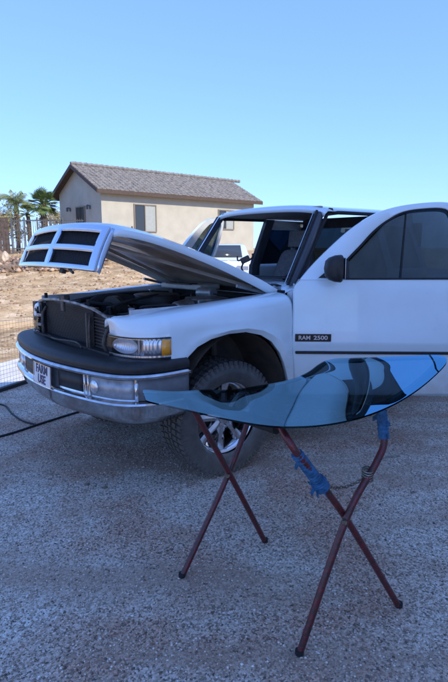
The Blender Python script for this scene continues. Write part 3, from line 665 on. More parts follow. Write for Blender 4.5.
b = MB(); b.box((.36, .50, 1.12), (.26, .19, .20)); bat = b.build('battery', 'black', truck, bevel=.008)
for yv in (.45, .55):
    b = MB(); b.tube([(.32, yv, 1.22), (.32, yv, 1.25)], .014, 8); b.build('terminal', 'alu', bat)
b = MB(); b.box((.32, -.52, 1.11), (.28, .2, .2)); b.build('fuse_box', 'grime2', truck, bevel=.012)
b = MB(); b.tube([(-.20, .58, 1.05), (-.20, .58, 1.22), (-.20, .58, 1.25)], [.09, .09, .07], 16); rv = b.build('coolant_reservoir', 'coolant', truck)
b = MB(); b.tube([(-.20, .58, 1.25), (-.20, .58, 1.28)], .035, 12); b.build('reservoir_cap', 'cap', rv)
b = MB(); b.tube([(-.68, .42, 1.17), (-.60, .42, 1.17), (-.56, .42, 1.17)], [.13, .13, .05], 24); bb_ = b.build('brake_booster', 'grime2', truck)
b = MB(); b.box((-.50, .42, 1.20), (.16, .06, .07)); b.build('master_cylinder', 'alu', bb_, bevel=.01)
b = MB(); b.tube(catmull([(.55, -.3, 1.16), (.42, -.25, 1.27), (.25, -.12, 1.27), (.12, -.05, 1.25)]), .045, 12); b.build('intake_hose', 'foam', truck)
b = MB(); b.tube(catmull([(.68, .25, 1.18), (.5, .22, 1.24), (.3, .16, 1.15)]), .03, 10); b.build('radiator_hose', 'foam', truck)
rd = random.Random(4)
b = MB()
for k in range(26):
    p0 = Vector((rd.uniform(-.65, .6), rd.uniform(-.6, .6), rd.uniform(1.08, 1.24))); p3 = p0 + Vector((rd.uniform(-.5, .5), rd.uniform(-.5, .5), rd.uniform(-.1, .03))); p3.x = max(-.66, min(.6, p3.x)); p3.y = max(-.64, min(.64, p3.y))
    b.tube(catmull([p0, p0 + Vector((.05, .05, .05)), p3 + Vector((0, 0, .05)), p3], 5), rd.uniform(.005, .014), 6)
b.build('hoses', 'foam', truck)['kind'] = 'stuff'
for k in range(70):
    b = MB(); x, y = rd.uniform(-.66, .62), rd.uniform(-.66, .66); z = rd.uniform(1.08, 1.23) + .07 * max(0, -x)
    if rd.random() < .5: b.box((x, y, z), (rd.uniform(.03, .10), rd.uniform(.03, .09), rd.uniform(.03, .08)), rz=rd.random())
    else: b.tube([(x, y, z - .05), (x, y, z + .05)], rd.uniform(.012, .035), 12)
    b.build('engine_fitting', rd.choice(['grime', 'alu', 'grime2', 'grime2', 'steel', 'alu', 'coolant', 'chrome']), truck, bevel=.004)
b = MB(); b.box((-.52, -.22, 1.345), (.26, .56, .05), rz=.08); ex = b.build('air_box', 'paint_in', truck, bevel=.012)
b = MB(); b.box((-.42, -.22, 1.372), (.10, .34, .012), rz=.08); b.build('air_box_slot', 'black', ex)
b = MB(); b.box((-.30, .30, 1.235), (.30, .26, .10), rz=-.2); b.tube([(-.1, .34, 1.24), (.08, .36, 1.22)], .055, 14); b.build('alternator', 'alu', truck, bevel=.012)
b = MB(); b.tube([(-.42, .05, 1.30), (-.42, .25, 1.31)], .05, 14); b.build('filter_canister', 'steel', truck, bevel=.008)
b = MB(); b.tube(catmull([(.62, -.68, 1.19), (.2, -.69, 1.25), (-.3, -.70, 1.26), (-.6, -.7, 1.24)]), .022, 8); b.build('wiring_loom', 'foam', truck)

# ---- cowl, hinge
b = MB(); b.loft([[(-.70, y, 1.30), (-.74, y, 1.345 - .02 * (y / .8) ** 2), (-.86, y, 1.375 - .02 * (y / .8) ** 2), (-1.02 + .16 * (y / .8) ** 2, y, 1.40)] for y in [-.80 + .1 * k for k in range(17)]]); cw = b.build('cowl', 'paint', truck, solid=.004)
b = MB()
for k in range(14): b.box((-.83, -.62 + k * .095, 1.380), (.07, .06, .012), ry=R(-14))
b.build('cowl_vents', 'black', cw)['kind'] = 'stuff'
for y0, y1 in ((-.55, -.02), (.08, .60)):
    b = MB(); b.tube([(-.84, y0 - .02, 1.395), (-.90, y0, 1.425), (-.97, y1, 1.435)], .008, 6); b.tube([(-.93, y0 + .05, 1.44), (-.985, y1, 1.448)], .005, 6); b.build('wiper', 'blackgloss', truck)

# ---- hood (open); built in a hinge frame
hood = bpy.data.objects.new('hood', None)
TH = R(-17.6); HX, HZ = -.80, 1.365
HP = [(0, 0), (.3, .040), (.7, .062), (1.1, .066), (1.4, .055), (1.58, .036), (1.66, .016), (1.695, -.005)]
def hz(s): return interp(s, HP)
hz_s = catmull([(a, b_, 0) for a, b_ in HP], 4)
def hz(s): return float(np.interp(s, [p.x for p in hz_s], [p.y for p in hz_s]))
def hw2(s): return interp(s, [(0, .745), (.8, .73), (1.3, .69), (1.55, .655), (1.66, .63), (1.695, .60)])
def drop(t): # t 0 centre..1 edge
    return -.018 * t * t - .032 * smooth((t - .78) / .22)
b = MB(); N1, N2 = 30, 24
sL = [1.695 * (1 - (1 - k / N1) ** 1.0) for k in range(N1 + 1)]
rings = []
for s_ in sL:
    w = hw2(s_); r = []
    for j in range(N2 + 1):
        t = -1 + 2 * j / N2; tt = math.copysign(abs(t) ** .85, t)
        bow = -.05 * t * t * smooth((s_ - 1.2) / .5)
        r.append((s_ + bow, tt * w, hz(s_) + drop(abs(tt))))
    fl_ = lerp(.078, .048, smooth(s_ / 1.6)); rings.append([(r[0][0], r[0][1] * 1.0, r[0][2] - fl_), (r[0][0], r[0][1] * 1.006, r[0][2] - .02)] + r + [(r[-1][0], r[-1][1] * 1.006, r[-1][2] - .02), (r[-1][0], r[-1][1], r[-1][2] - fl_)])
b.loft(rings)
hood = b.build('hood', 'paint', truck, angle=60, solid=.004)
hood.location = (HX, 0, HZ); hood.rotation_euler = (0, TH, 0)
# underside skin with ribs
b = MB(); rings = []
for k in range(25):
    s_ = .04 + 1.58 * k / 24; w = hw2(s_) - .03
    rings.append([(s_, w * t, hz(s_) - .035 - .028 * t * t - .022 * (0.5 + .5 * math.cos(t * 9.4)) * smooth((s_ - .1) / .2) * smooth((1.55 - s_) / .2) - .018 * (.5 + .5 * math.cos(s_ * 9))) for t in [-1 + j / 12 for j in range(25)]])
b.loft(rings); b.build('hood_lining', 'under', hood, angle=70)
b = MB()
for s in (1, -1):
    b.tube([(.2, s * .55, hz(.2) - .09), (1.5, 0, hz(1.5) - .10)], .016, 6)
b.build('hood_brace', 'under', hood)
# nose / chrome grille: frame grid at the front, faces roughly perpendicular
def gpt(t, q, d=0): # t lateral -1..1, q 0 top..1 bottom
    w = lerp(.62, .655, q); x = 1.695 + .055 * q - .05 * t * t - .012 * (2 * q - 1) ** 2; z = lerp(-.012, -.345, q) - .018 * t * t * (1 - q) 
    return (x + d, t * w, z)
ts = [-1, -.92, -.05, .05, .90, 1]; qs = [0, .13, .48, .575, .92, 1]
def gs(a, L_): return a
b = MB()
def sub(L_, n):
    out = []
    for i in range(len(L_) - 1):
        for k in range(n): out.append((lerp(L_[i], L_[i + 1], k / n), i))
    return out + [(L_[-1], len(L_) - 2)]
TT = sub(ts, 6); QQ = sub(qs, 3); idx = {}
vs = []; fs = []
for i, (t, _) in enumerate(TT):
    for j, (q, _) in enumerate(QQ): vs.append(gpt(t, q)); 
for i in range(len(TT) - 1):
    for j in range(len(QQ) - 1):
        ti, qi = TT[i][1], QQ[j][1]
        if ti in (1, 3) and qi in (1, 3): continue
        fs.append((i * len(QQ) + j, (i + 1) * len(QQ) + j, (i + 1) * len(QQ) + j + 1, i * len(QQ) + j + 1))
b.add(vs, fs)
M['grillepaint'] = mat('grille_surround_chrome', (.62, .72, .86), .14, .75, coat=1, var=.05)
gr = b.build('grille_surround', 'grillepaint', hood, angle=50, solid=.022, offset=1, bevel=.005)
for (t0, t1) in ((-.92, -.05), (.05, .90)):
    for (q0, q1) in ((.13, .48), (.575, .92)):
        # small inset rim + honeycomb insert
        b = MB(); nxh, nyh = 26, 9
        for i in range(nxh + 1):
            t = lerp(t0, t1, i / nxh); b.tube([gpt(t, lerp(q0, q1, k / 4), -.012) for k in range(5)], .0022, 4, caps=False)
        for j in range(nyh + 1):
            q = lerp(q0, q1, j / nyh); b.tube([gpt(lerp(t0, t1, k / 6), q, -.014) for k in range(7)], .0022, 4, caps=False)
        b.grid(lambda u, v: gpt(lerp(t0, t1, u), lerp(q0, q1, v), -.030), 6, 3)
        b.build('grille_mesh', 'mesh', hood)
        b = MB(); edge = [gpt(lerp(t0, t1, k / 8), q0, .012) for k in range(8)] + [gpt(t1, lerp(q0, q1, k / 4), .012) for k in range(4)] + [gpt(lerp(t1, t0, k / 8), q1, .012) for k in range(8)] + [gpt(t0, lerp(q1, q0, k / 4), .012) for k in range(4)]
        b.tube(edge, .008, 6, closed=True); b.build('grille_rim', 'grillepaint', hood)
b = MB(); b.loft([[gpt(t, .02, -.045), gpt(t, .5, -.05), gpt(t, .98, -.045)] for t in (-.97, -.5, 0, .5, .97)]); b.build('grille_back', 'mesh', hood)
for s in (1, -1):
    b = MB(); b.loft([[gpt(s, q, 0), gpt(s, q, -.02), (lerp(1.60, 1.66, q), gpt(s, q)[1] * 1.0, gpt(s, q)[2] - .01)] for q in (0, .15, .35, .6, .8, 1)]); b.build('grille_cheek', 'grillepaint', hood, solid=.004)
b = MB(); b.box((1.67, .12, -.352), (.03, .05, .03)); b.tube([(1.70, .25, -.33), (1.73, .42, -.37)], .010, 6); b.build('latch_striker', 'grime', hood)
for s in (1, -1):
    b = MB(); b.tube([(-.72, s * .70, 1.27), (-.60, s * .70, 1.33), (-.30, s * .68, 1.40)], .014, 6); b.box((-.74, s * .70, 1.33), (.10, .02, .09)); b.build('hood_hinge', 'steel', truck)

# ---- cab shell
ROOF = lambda x, y: 2.062 + .06 * (1 - (y / .78) ** 2) * smooth((-x - 1.18) / .5 + .35) + .012 * smooth((-1.6 - x) / 1)
b = MB(); rings = []
for k in range(17):
    x = lerp(-1.24, -2.78, k / 16); r = []
    for j in range(21):
        t = -1 + j / 10; y = t * .74
        xx = x - (.09 * t * t if k < 3 else .03 * t * t) * (1 - k / 16)
        r.append((xx, y, ROOF(xx, y) - .022 * abs(t) ** 6))
    r = [(r[0][0], -.765, r[0][2] - .018)] + r + [(r[-1][0], .765, r[-1][2] - .018)]
    rings.append(r)
front = [(p[0] + .035, p[1] * .99, p[2] - .028) for p in rings[0]]
front2 = [(p[0] + .03, p[1] * .97, p[2] - .055) for p in rings[0]]
b.loft([front2, front] + rings); b.build('roof', 'paint', truck, angle=60, solid=.006)
b = MB(); b.loft([[(p[0] - .02, p[1] * .965, ROOF(p[0], p[1]) - .030) for p in r_] for r_ in rings]); b.build('headliner', 'header', truck)
b = MB(); b.box((-1.34, 0, 2.068), (.05, 1.36, .016)); b.build('windshield_header', 'header', truck, bevel=.01)
for y in (-.36, .36):
    b = MB(); b.box((-1.48, y, 2.062), (.14, .42, .012), ry=R(2)); b.build('sun_visor', 'header', truck, bevel=.008)
A0 = lambda s: Vector((-.86, s * .79, 1.385)); A1 = lambda s: Vector((-1.31, s * .72, 2.02))
for s in (1, -1):
    def pil(p, q, w, d, name, m, parent=truck):
        # pillar as a swept 4 sided section, w across y, d along x
        b = MB(); c_ = [p.lerp(q, k / 6) + Vector((0, s * .012 * math.sin(math.pi * k / 6), 0)) for k in range(7)]
        b.loft([[(v.x + d, v.y - s * w, v.z), (v.x + d, v.y - s * .01, v.z), (v.x, v.y, v.z), (v.x - d, v.y - s * .006, v.z), (v.x - d, v.y - s * w, v.z)] for v in c_], closed=True, caps=True); return b.build(name, m, parent, angle=30)
    pil(A0(s), A1(s), .055, .035, 'a_pillar', 'pillar')
    # black bonding flange in the opening + bright edge
    b = MB(); b.tube([A0(s) + Vector((.04, -s * .035, .01)), A1(s) + Vector((.04, -s * .035, .01))], .013, 6); b.build('pinch_weld', 'blackgloss', truck)
    b = MB(); b.tube([A0(s) + Vector((.045, -s * .060, .012)), A1(s) + Vector((.045, -s * .060, .012))], .006, 6); b.build('windshield_molding', 'chrome', truck)
    b = MB(); b.tube(catmull([A0(s) + Vector((-.035, s * .008, -.02)), A1(s) + Vector((-.05, s * .010, -.02)), Vector((-1.42, s * .752, 2.012)), Vector((-1.55, s * .762, 2.018)), Vector((-2.10, s * .764, 2.024))]), .017, 6); b.build('door_seal', 'foam', truck)
    # B pillar, rear side, rocker
    b = MB(); b.prism([(-1.99, .56), (-2.12, .56), (-2.14, 1.47), (-2.18, 2.03), (-2.05, 2.03), (-2.01, 1.47)], lambda x, z: (x, s * (.955 if z < 1.5 else .74), z), lambda x, z: (x, s * (.90 if z < 1.5 else .69), z)); b.build('b_pillar', 'pillar', truck)
    b = MB(); yv = lambda z: s * (.975 if z < 1.48 else lerp(.965, .745, (z - 1.48) / .55))
    qz = [.50, .9, 1.2, 1.46, 1.5]
    b.loft([[(x, s * (.965 + .012 * math.sin((z - .5) * 3)), z) for z in qz] for x in (-2.02, -2.3, -2.6, -2.8)]); 
    b.add([(-2.06, s * .745, 2.03), (-2.80, s * .745, 2.03), (-2.80, s * .955, 1.5), (-2.70, s * .95, 1.5), (-2.66, s * .80, 1.92), (-2.16, s * .80, 1.92), (-2.16, s * .95, 1.5), (-2.04, s * .955, 1.5)], [(0, 1, 4, 5), (1, 2, 3, 4), (0, 5, 6, 7)])
    b.build('rear_side_panel', 'paint', truck, solid=.005)
    b = MB(); b.add([(-2.16, s * .94, 1.5), (-2.70, s * .94, 1.5), (-2.66, s * .79, 1.92), (-2.16, s * .79, 1.92)], [(0, 1, 2, 3)]); b.build('quarter_window', 'tint', truck)
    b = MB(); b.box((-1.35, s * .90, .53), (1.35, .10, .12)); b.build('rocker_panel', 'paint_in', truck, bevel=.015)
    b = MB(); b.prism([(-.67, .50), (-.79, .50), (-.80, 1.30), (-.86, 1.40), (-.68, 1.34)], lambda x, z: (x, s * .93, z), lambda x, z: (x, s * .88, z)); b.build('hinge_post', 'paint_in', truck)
b = MB(); b.box((-1.75, 0, .60), (2.1, 1.72, .04)); b.build('cab_floor', 'trim', truck)
b = MB(); b.box((-2.79, 0, 1.02), (.04, 1.86, .90)); b.box((-2.79, 0, 2.0), (.04, 1.5, .12)); 
for s in (1, -1): b.box((-2.79, s * .78, 1.70), (.04, .18, .52))
b.build('cab_back', 'trim', truck)
b = MB(); b.add([(-2.795, -.70, 1.45), (-2.795, .70, 1.45), (-2.795, .70, 1.95), (-2.795, -.70, 1.95)], [(0, 1, 2, 3)]); b.build('rear_window', 'tint', truck)
# dash, wheel, seats
b = MB(); b.loft([[(-.80, y, 1.30), (-.96, y, 1.395), (-1.15, y, 1.40), (-1.28, y, 1.36), (-1.30, y, 1.20), (-1.20, y, .95)] for y in (-.84, -.6, -.2, .2, .6, .84)]); b.build('dashboard', 'trim', truck, angle=40)
sw = MB(); cc = Vector((-1.42, .38, 1.30)); ax = Vector((-.75, 0, .6)).normalized(); a_ = Vector((0, 1, 0)); b_ = ax.cross(a_)
sw.tube([cc + (a_ * math.cos(k * .2618) + b_ * math.sin(k * .2618)) * .19 for k in range(24)], .014, 8, closed=True)
for k in (0, 2.2, 4.1): sw.tube([cc, cc + (a_ * math.cos(k) + b_ * math.sin(k)) * .18], .012, 6)
sw.tube([cc + ax * .01, cc - ax * .25], .045, 10); sw.build('steering_wheel', 'black', truck)
for y in (.40, -.40):
    b = MB(); b.box((-1.85, y, .98), (.52, .54, .16)); st_ = b.build('seat', 'cloth', truck, bevel=.05)
    b = MB()
    b.loft([[(-2.08 - .22 * t + d_, y + (hw_ * sg), 1.02 + .66 * t) for d_, sg in ((.07, -1), (.09, -.5), (.07, .0), (.09, .5), (.07, 1), (-.06, 1), (-.06, -1))] for t, hw_ in ((0, .25), (.3, .27), (.7, .26), (.92, .22), (1, .17))], closed=True, caps=True); b.build('seat_back', 'cloth', st_, bevel=.03, angle=50)
    b = MB(); b.box((-2.30, y, 1.80), (.10, .25, .19), ry=R(-8)); b.tube([(-2.29, y - .06, 1.66), (-2.30, y - .06, 1.78)], .008, 6); b.tube([(-2.29, y + .06, 1.66), (-2.30, y + .06, 1.78)], .008, 6); b.build('headrest', 'cloth', st_, bevel=.04)
# black phone mount left on the dash
pmn = empty('phone_mount', (0, 0, 0), 0, label='black two-armed phone mount standing on the dashboard', cat='phone mount')
_T = Matrix.Translation((-.572, 4.484, 0)) @ Matrix.Rotation(R(221.2), 4, 'Z')
pmn.location = _T @ Vector((-1.02, -.02, 1.40)); pmn.rotation_euler = (0, 0, 0); pmn.scale = (.85, .85, .85)
b = MB(); b.tube([(0, 0, 0), (0, 0, .012)], .035, 16); b.build('suction_base', 'blackgloss', pmn)
b = MB(); b.tube(catmull([(0, 0, 0), (.01, 0, .07), (-.01, 0, .13), (.02, 0, .2)]), .010, 8); b.build('arm', 'blackgloss', pmn)
b = MB(); b.box((.03, -.01, .22), (.11, .03, .07), ry=R(-25)); b.build('cradle', 'blackgloss', pmn, bevel=.01)
b = MB(); b.tube(catmull([(.06, -.01, .21), (.11, -.01, .24), (.115, -.01, .29)]), .012, 6); b.tube(catmull([(-.01, -.01, .22), (-.055, -.01, .21), (-.06, -.01, .26)]), .010, 6); b.build('clamp', 'blackgloss', pmn)

# ---- doors. local: X forward (hinge at 0, door runs to -X), Y outward, origin at the hinge
def door(s, ang):
    yo = lambda z: .006 + (.018 * math.sin(max(0, min(1, (z - .5) / .95)) * math.pi)) - (.01 if z < .6 else 0)
    DL = 1.36; b = MB()
    zs = [.50, .515, .60, .70, .80, .845, .865, .90, .925, .95, 1.05, 1.15, 1.25, 1.33, 1.38, 1.42, 1.445]
    def cr(z): # feature line near z=.93
        return .016 * smooth((z - .895) / .03) * (1 - smooth((z - .95) / .25))
    xsd = [0, -.01, -.06, -.2, -.4, -.6, -.8, -1.0, -1.2, -1.33, -1.36]
    rings = []
    for x in xsd:
        r = []
        top = 1.455 if x < -.05 else interp(x, [(-.06, 1.455), (-.01, 1.40), (0, 1.37)])
        for z in zs:
            zz = .5 + (z - .5) * (top - .5) / .945; edge = -.012 if x in (0, -1.36) else 0
            r.append((x, s * (yo(zz) + cr(zz) + edge + (-.014 if z == .50 else 0) - .05 * smooth((zz - 1.36) / .2) * .6), zz))
        rings.append(r)
    b.loft(rings)
    # inner panel and rims
    b.add([(x, s * -.085, z) for x, z in ((0, .5), (-1.36, .5), (-1.36, 1.45), (-.05, 1.45), (0, 1.37))], [(0, 1, 2, 3, 4)])
    rim = [(0, .5), (-1.36, .5), (-1.36, 1.45), (-.05, 1.45), (0, 1.37)]
    for i in range(5):
        p, q = rim[i], rim[(i + 1) % 5]; b.add([(p[0], s * -.085, p[1]), (q[0], s * -.085, q[1]), (q[0], s * .0, q[1]), (p[0], s * .0, p[1])], [(0, 1, 2, 3)])
    d = b.build('door', 'paint_body', truck, angle=28)
    d.location = (-.655, s * .965, 0); d.rotation_euler = (0, 0, -s * ang)
    # upper frame: leans inward with height
    def FY(z): return s * (-.02 - .21 * ((z - 1.44) / .62) - .02 * math.sin((z - 1.44) / .62 * 3.14))
    outer = catmull([(-.035, 1.425, 0), (-.13, 1.535, 0), (-.25, 1.655, 0), (-.44, 1.825, 0), (-.59, 1.93, 0), (-.72, 1.995, 0), (-.89, 2.04, 0), (-1.1, 2.065, 0), (-1.26, 2.065, 0), (-1.33, 2.03, 0), (-1.36, 1.9, 0), (-1.36, 1.6, 0), (-1.36, 1.44, 0)], 4)
    inner = catmull([(-.30, 1.445, 0), (-.345, 1.50, 0), (-.42, 1.585, 0), (-.555, 1.72, 0), (-.66, 1.83, 0), (-.77, 1.915, 0), (-.91, 1.985, 0), (-1.08, 2.01, 0), (-1.22, 2.01, 0), (-1.275, 1.97, 0), (-1.29, 1.85, 0), (-1.29, 1.6, 0), (-1.29, 1.44, 0)], 4)
    b = MB()
    b.loft([[(o.x, FY(o.y) + s * -.035, o.y), (o.x, FY(o.y) + s * .0, o.y), (lerp(o.x, i.x, .15), FY(o.y) + s * .008, lerp(o.y, i.y, .15)), (lerp(o.x, i.x, .8), FY(i.y) + s * .006, lerp(o.y, i.y, .8)), (i.x, FY(i.y) - s * .006, i.y), (i.x, FY(i.y) - s * .035, i.y)] for o, i in zip(outer, inner)], closed=True, caps=True)
    b.build('window_frame', 'paint', d, angle=50)
    b = MB(); b.tube([(i.x, FY(i.y) - s * .002, i.y) for i in inner], .009, 6); b.tube([(-.28, FY(1.45) + s * .008, 1.452), (-1.32, FY(1.45) + s * .008, 1.456)], .012, 6); b.build('window_seal', 'foam', d)
    b = MB()
    gp = [(i.x, i.y) for i in inner[::2]]
    n = len(gp); b.add([(x, s * (-.046 - .21 * ((z - 1.44) / .62)), z) for x, z in gp], [tuple(range(n))]); b.build('window_glass', 'tint', d, smooth=False)
    b = MB(); b.tube([(-.93, FY(1.99) - s * .014, 1.985), (-.86, FY(1.45) - s * .014, 1.45)], .007, 6); b.build('window_divider', 'foam', d)
    # sail + mirror
    b = MB(); b.prism([(-.20, 1.462), (-.45, 1.462), (-.45, 1.60), (-.38, 1.60), (-.26, 1.51)], lambda x, z: (x, FY(z) + s * .012, z), lambda x, z: (x, FY(z) - s * .02, z)); b.build('mirror_sail', 'black', d, bevel=.004)
    b = MB(); mc = (-.335, s * .17, 1.545); rr = []
    for t, w, h in ((-1, .012, .060), (-.82, .055, .085), (-.3, .070, .10), (.3, .070, .105), (.75, .058, .10), (1, .03, .085)):
        # lens direction along -x (faces rear), body bulges to +x ; sweep along y
        rr.append([(mc[0] + w * math.cos(a) * (1.7 if math.cos(a) > 0 else .35) , mc[1] + s * t * .085, mc[2] + h * math.copysign(abs(math.sin(a)) ** .6, math.sin(a))) for a in [k * math.pi / 8 for k in range(16)]])
    b.loft(rr, closed=True, caps=True); b.tube([(-.30, s * .0, 1.485), (-.32, s * .09, 1.49)], [.03, .028], 8); b.build('mirror_housing', 'black', d, angle=50)
    b = MB(); b.box((mc[0] - .028, mc[1], mc[2]), (.006, .145, .165)); b.build('mirror_glass', 'chrome', d, bevel=.004)
    b = MB(); b.box((-.68, s * .030, .862), (1.31, .016, .024)); b.build('side_molding', 'blackgloss', d, bevel=.006)
    b = MB(); b.box((-1.298, s * .034, 1.33), (.09, .02, .035)); b.box((-1.298, s * .030, 1.33), (.10, .008, .065)); b.build('door_handle', 'blackgloss', d, bevel=.006)
    b = MB(); b.box((-.165, s * .0400, .985), (.29, .012, .062)); b.build('badge', 'blackgloss', d, bevel=.004)
    if s > 0:
        text('RAM', .046, (-.095, .0470, .985), (R(90), 0, R(180)), 'silver', 'badge_lettering', d, bold=.001, sx=1.05)
        text('2500', .046, (-.225, .0470, .985), (R(90), 0, R(180)), 'silver', 'badge_lettering', d, bold=.001, sx=1.25)
    b = MB(); b.box((-.70, s * -.10, 1.1), (.9, .035, .12)); b.box((-.68, s * -.095, .85), (1.2, .02, .55)); b.build('door_trim', 'trim', d, bevel=.01)
    return d
door(1, R(43)); door(-1, R(28))

# ---- wheels
def wheel(x, y, s, steer=0, name='wheel'):
    r, w = .440, .30
    b = MB()
    pr = [(.235, -.02), (.25, .06), (.268, .088), (.278, .093), (.284, .088), (.284, .06), (.262, .03), (.25, -.02), (.26, -.13), (.285, -.14)]
    b.lathe_y([(rr, s * yy) for rr, yy in pr], 64)
    for k in range(8):
        a = k * math.pi / 4 + .2; ca, sa = math.cos(a), math.sin(a)
        rings = []
        for rr, wd, yy in ((.03, .030, .060), (.09, .036, .068), (.16, .034, .058), (.22, .040, .062), (.262, .050, .072)):
            rings.append([(ca * rr - sa * q * wd, s * (yy + dy), sa * rr + ca * q * wd) for q, dy in ((-1, -.035), (-.75, -.004), (0, .008), (.75, -.004), (1, -.035))])
        b.loft(rings, caps=False)
    W_ = b.build(name, 'chrome', truck, angle=40); W_.location = (x, y, r - .002); W_.rotation_euler = (0, random.random(), steer)
    b = MB(); b.lathe_y([(0, s * .095), (.035, s * .094), (.05, s * .085), (.055, s * .06)], 24); b.build('hub_cap', 'chrome', W_)
    for k in range(8):
        a = k * math.pi / 4; b = MB(); b.tube([(.078 * math.cos(a), s * .055, .078 * math.sin(a)), (.078 * math.cos(a), s * .085, .078 * math.sin(a))], .009, 6); b.build('lug_nut', 'chrome', W_)
    b = MB(); b.lathe_y([(0, s * -.02), (.17, s * -.02), (.17, s * -.04), (0, s * -.04)], 32); b.build('brake_disc', 'grime', W_)
    b = MB(); hw = w / 2
    prf = [(.275, -hw * .80), (.30, -hw * .93), (.36, -hw), (.405, -hw * .97), (.428, -hw * .86)]
    prf += [(.430, -.095), (.420, -.092), (.420, -.083), (.431, -.080), (.431, -.03), (.420, -.027), (.420, -.018), (.432, -.015), (.432, .015), (.420, .018), (.420, .027), (.431, .03), (.431, .080), (.420, .083), (.420, .092), (.430, .095)]
    prf += [(.428, hw * .86), (.405, hw * .97), (.36, hw), (.355, hw * 1.005), (.335, hw * .99), (.30, hw * .93), (.285, hw * .88), (.275, hw * .80)]
    b.lathe_y([(rr, s * yy * 1.0) for rr, yy in prf], 96)
    T_ = b.build('tyre', 'rubber', W_, angle=30)
    b = MB()
    nb = 56
    for k in range(nb):
        a = 2 * math.pi * k / nb; ca, sa = math.cos(a), math.sin(a)
        def blk(y0, y1, r0, r1, wd, sk):
            vs = []
            for yy in (y0, y1):
                for rr in (r0, r1):
                    for q in (-1, 1):
                        aa = a + sk + q * wd; vs.append((rr * math.cos(aa), yy, rr * math.sin(aa)))
            b.add(vs, [(0, 1, 3, 2), (4, 6, 7, 5), (0, 4, 5, 1), (2, 3, 7, 6), (0, 2, 6, 4), (1, 5, 7, 3)])
        blk(-.138, -.097, .415, .440, .036, 0); blk(.097, .138, .415, .440, .036, .03)
        blk(-.078, -.032, .425, .441, .038, .02); blk(.032, .078, .425, .441, .038, .04); blk(-.014, .014, .425, .442, .045, .06)
        blk(s * .136, s * .148, .385, .424, .022, .0)
    b.build('tread', 'rubber', W_, smooth=False)['kind'] = 'stuff'
    return W_
wheel(.02, .825, 1, R(-4)); wheel(.02, -.825, -1, R(-4)); wheel(-3.90, .83, 1); wheel(-3.90, -.83, -1)
# chassis
for s in (1, -1):
    b = MB(); b.box((-1.9, s * .42, .66), (5.4, .07, .14)); b.build('frame_rail', 'grime', truck, bevel=.01)
b = MB(); b.tube([(.02, -.75, .42), (.02, .75, .42)], .05, 12); b.tube([(.0, .2, .42), (.04, .2, .42)], .15, 14); b.tube([(.02, 0, .42), (.02, .12, .42), (.02, .3, .42)], [.08, .15, .08], 14); b.build('front_axle', 'grime', truck)
b = MB(); b.tube([(-3.9, -.75, .42), (-3.9, .75, .42)], .05, 12); b.tube([(-3.9, -.15, .42), (-3.9, 0, .42), (-3.9, .15, .42)], [.07, .16, .07], 14); b.build('rear_axle', 'grime', truck)
for s in (1, -1):
    b = MB(); b.tube([(-.12, s * .58, .45), (-.16, s * .56, .95)], .03, 10); b.build('shock_absorber', 'grime', truck)
    b = MB(); b.tube([(.02 + .07 * math.cos(k * .5), s * .47 + .07 * math.sin(k * .5), .5 + k * .007) for k in range(60)], .009, 6); b.build('coil_spring', 'grime2', truck)
# bed
b = MB()
for s in (1, -1):
    rings = []
    for x in [-2.84] + [-3.9 + .56 * math.cos(a) for a in np.linspace(0, math.pi, 15)] + [-5.0]:
        arch = .46 + math.sqrt(max(0, .56 ** 2 - (x + 3.9) ** 2)) if abs(x + 3.9) < .56 else .55
        arch = max(arch, .55); rings.append([(x, s * (.97 + (.02 if arch > .6 else 0)), arch), (x, s * (.985 + (.02 if arch > .6 else 0)), (arch + 1.4) / 2), (x, s * .97, 1.38), (x, s * .93, 1.41), (x, s * .88, 1.40)])
    b.loft(rings)
b.build('bed_side', 'paint', truck, solid=.006, angle=50)
b = MB(); b.box((-3.93, 0, .85), (2.12, 1.75, .03)); b.box((-2.86, 0, 1.12), (.04, 1.76, .55)); b.box((-5.0, 0, 1.12), (.05, 1.76, .56)); b.build('bed', 'paint_in', truck, smooth=False)
b = MB(); b.tube([(-5.12, -.95, .66), (-5.12, .95, .66)], .09, 10); b.build('rear_bumper', 'chrome_dull', truck)

# ================================================================== the removed windshield on the stand
gpv = [0.283, 2.574, 0.96, 0.505, -0.017, -0.074, 0.139, 0.215, 1.673, 1.214, 0.768]
Rg = (Matrix.Rotation(gpv[3], 3, 'Z') @ Matrix.Rotation(gpv[4], 3, 'Y') @ Matrix.Rotation(gpv[5], 3, 'X'))
def gl(t, v):
    w = gpv[8] * .5 + (gpv[9] * .5 - gpv[8] * .5) * v
    x = w * t; y = -gpv[10] / 2 + gpv[10] * v - gpv[7] * (1 - t * t); z = gpv[6] * t * t - .028 * t ** 4 - .085 * smooth((t + .35) / 1.1) * (v - .5) + .004 * (2 * v - 1) ** 2
    # round corners
    return Rg @ Vector((x, y, z))
def glr(a, v):
    # squircle style corner rounding in (t,v) space
    t = a; q = 2 * v - 1
    lim = 1 - .05 * max(0, (abs(q) - .72) / .28) ** 2.2
    lim2 = 1 - .07 * max(0, (abs(t) - .84) / .16) ** 2.2
    k = 1 - .62 * smooth((-t - .45) / .55)
    vv = .5 + .5 * q * lim2 * k
    return gl(t * lim, vv * (1 + .20 * math.exp(-((t - .2) / .42) ** 2)))
wsr = empty('loose_windshield', (gpv[0], gpv[1], gpv[2]), 0, label='removed truck windshield with black border resting on the red folding stand', cat='windshield')
b = MB(); b.grid(lambda u, v: glr(2 * u - 1, v), 96, 54); b.build('glass', 'glass', wsr, fix=False, angle=180)
b = MB(); NU, NV = 96, 54; vs = []; fs = []
for i in range(NU + 1):
    for j in range(NV + 1):
        p = glr(2 * i / NU - 1, j / NV); vs.append((p.x, p.y, p.z - .0075))
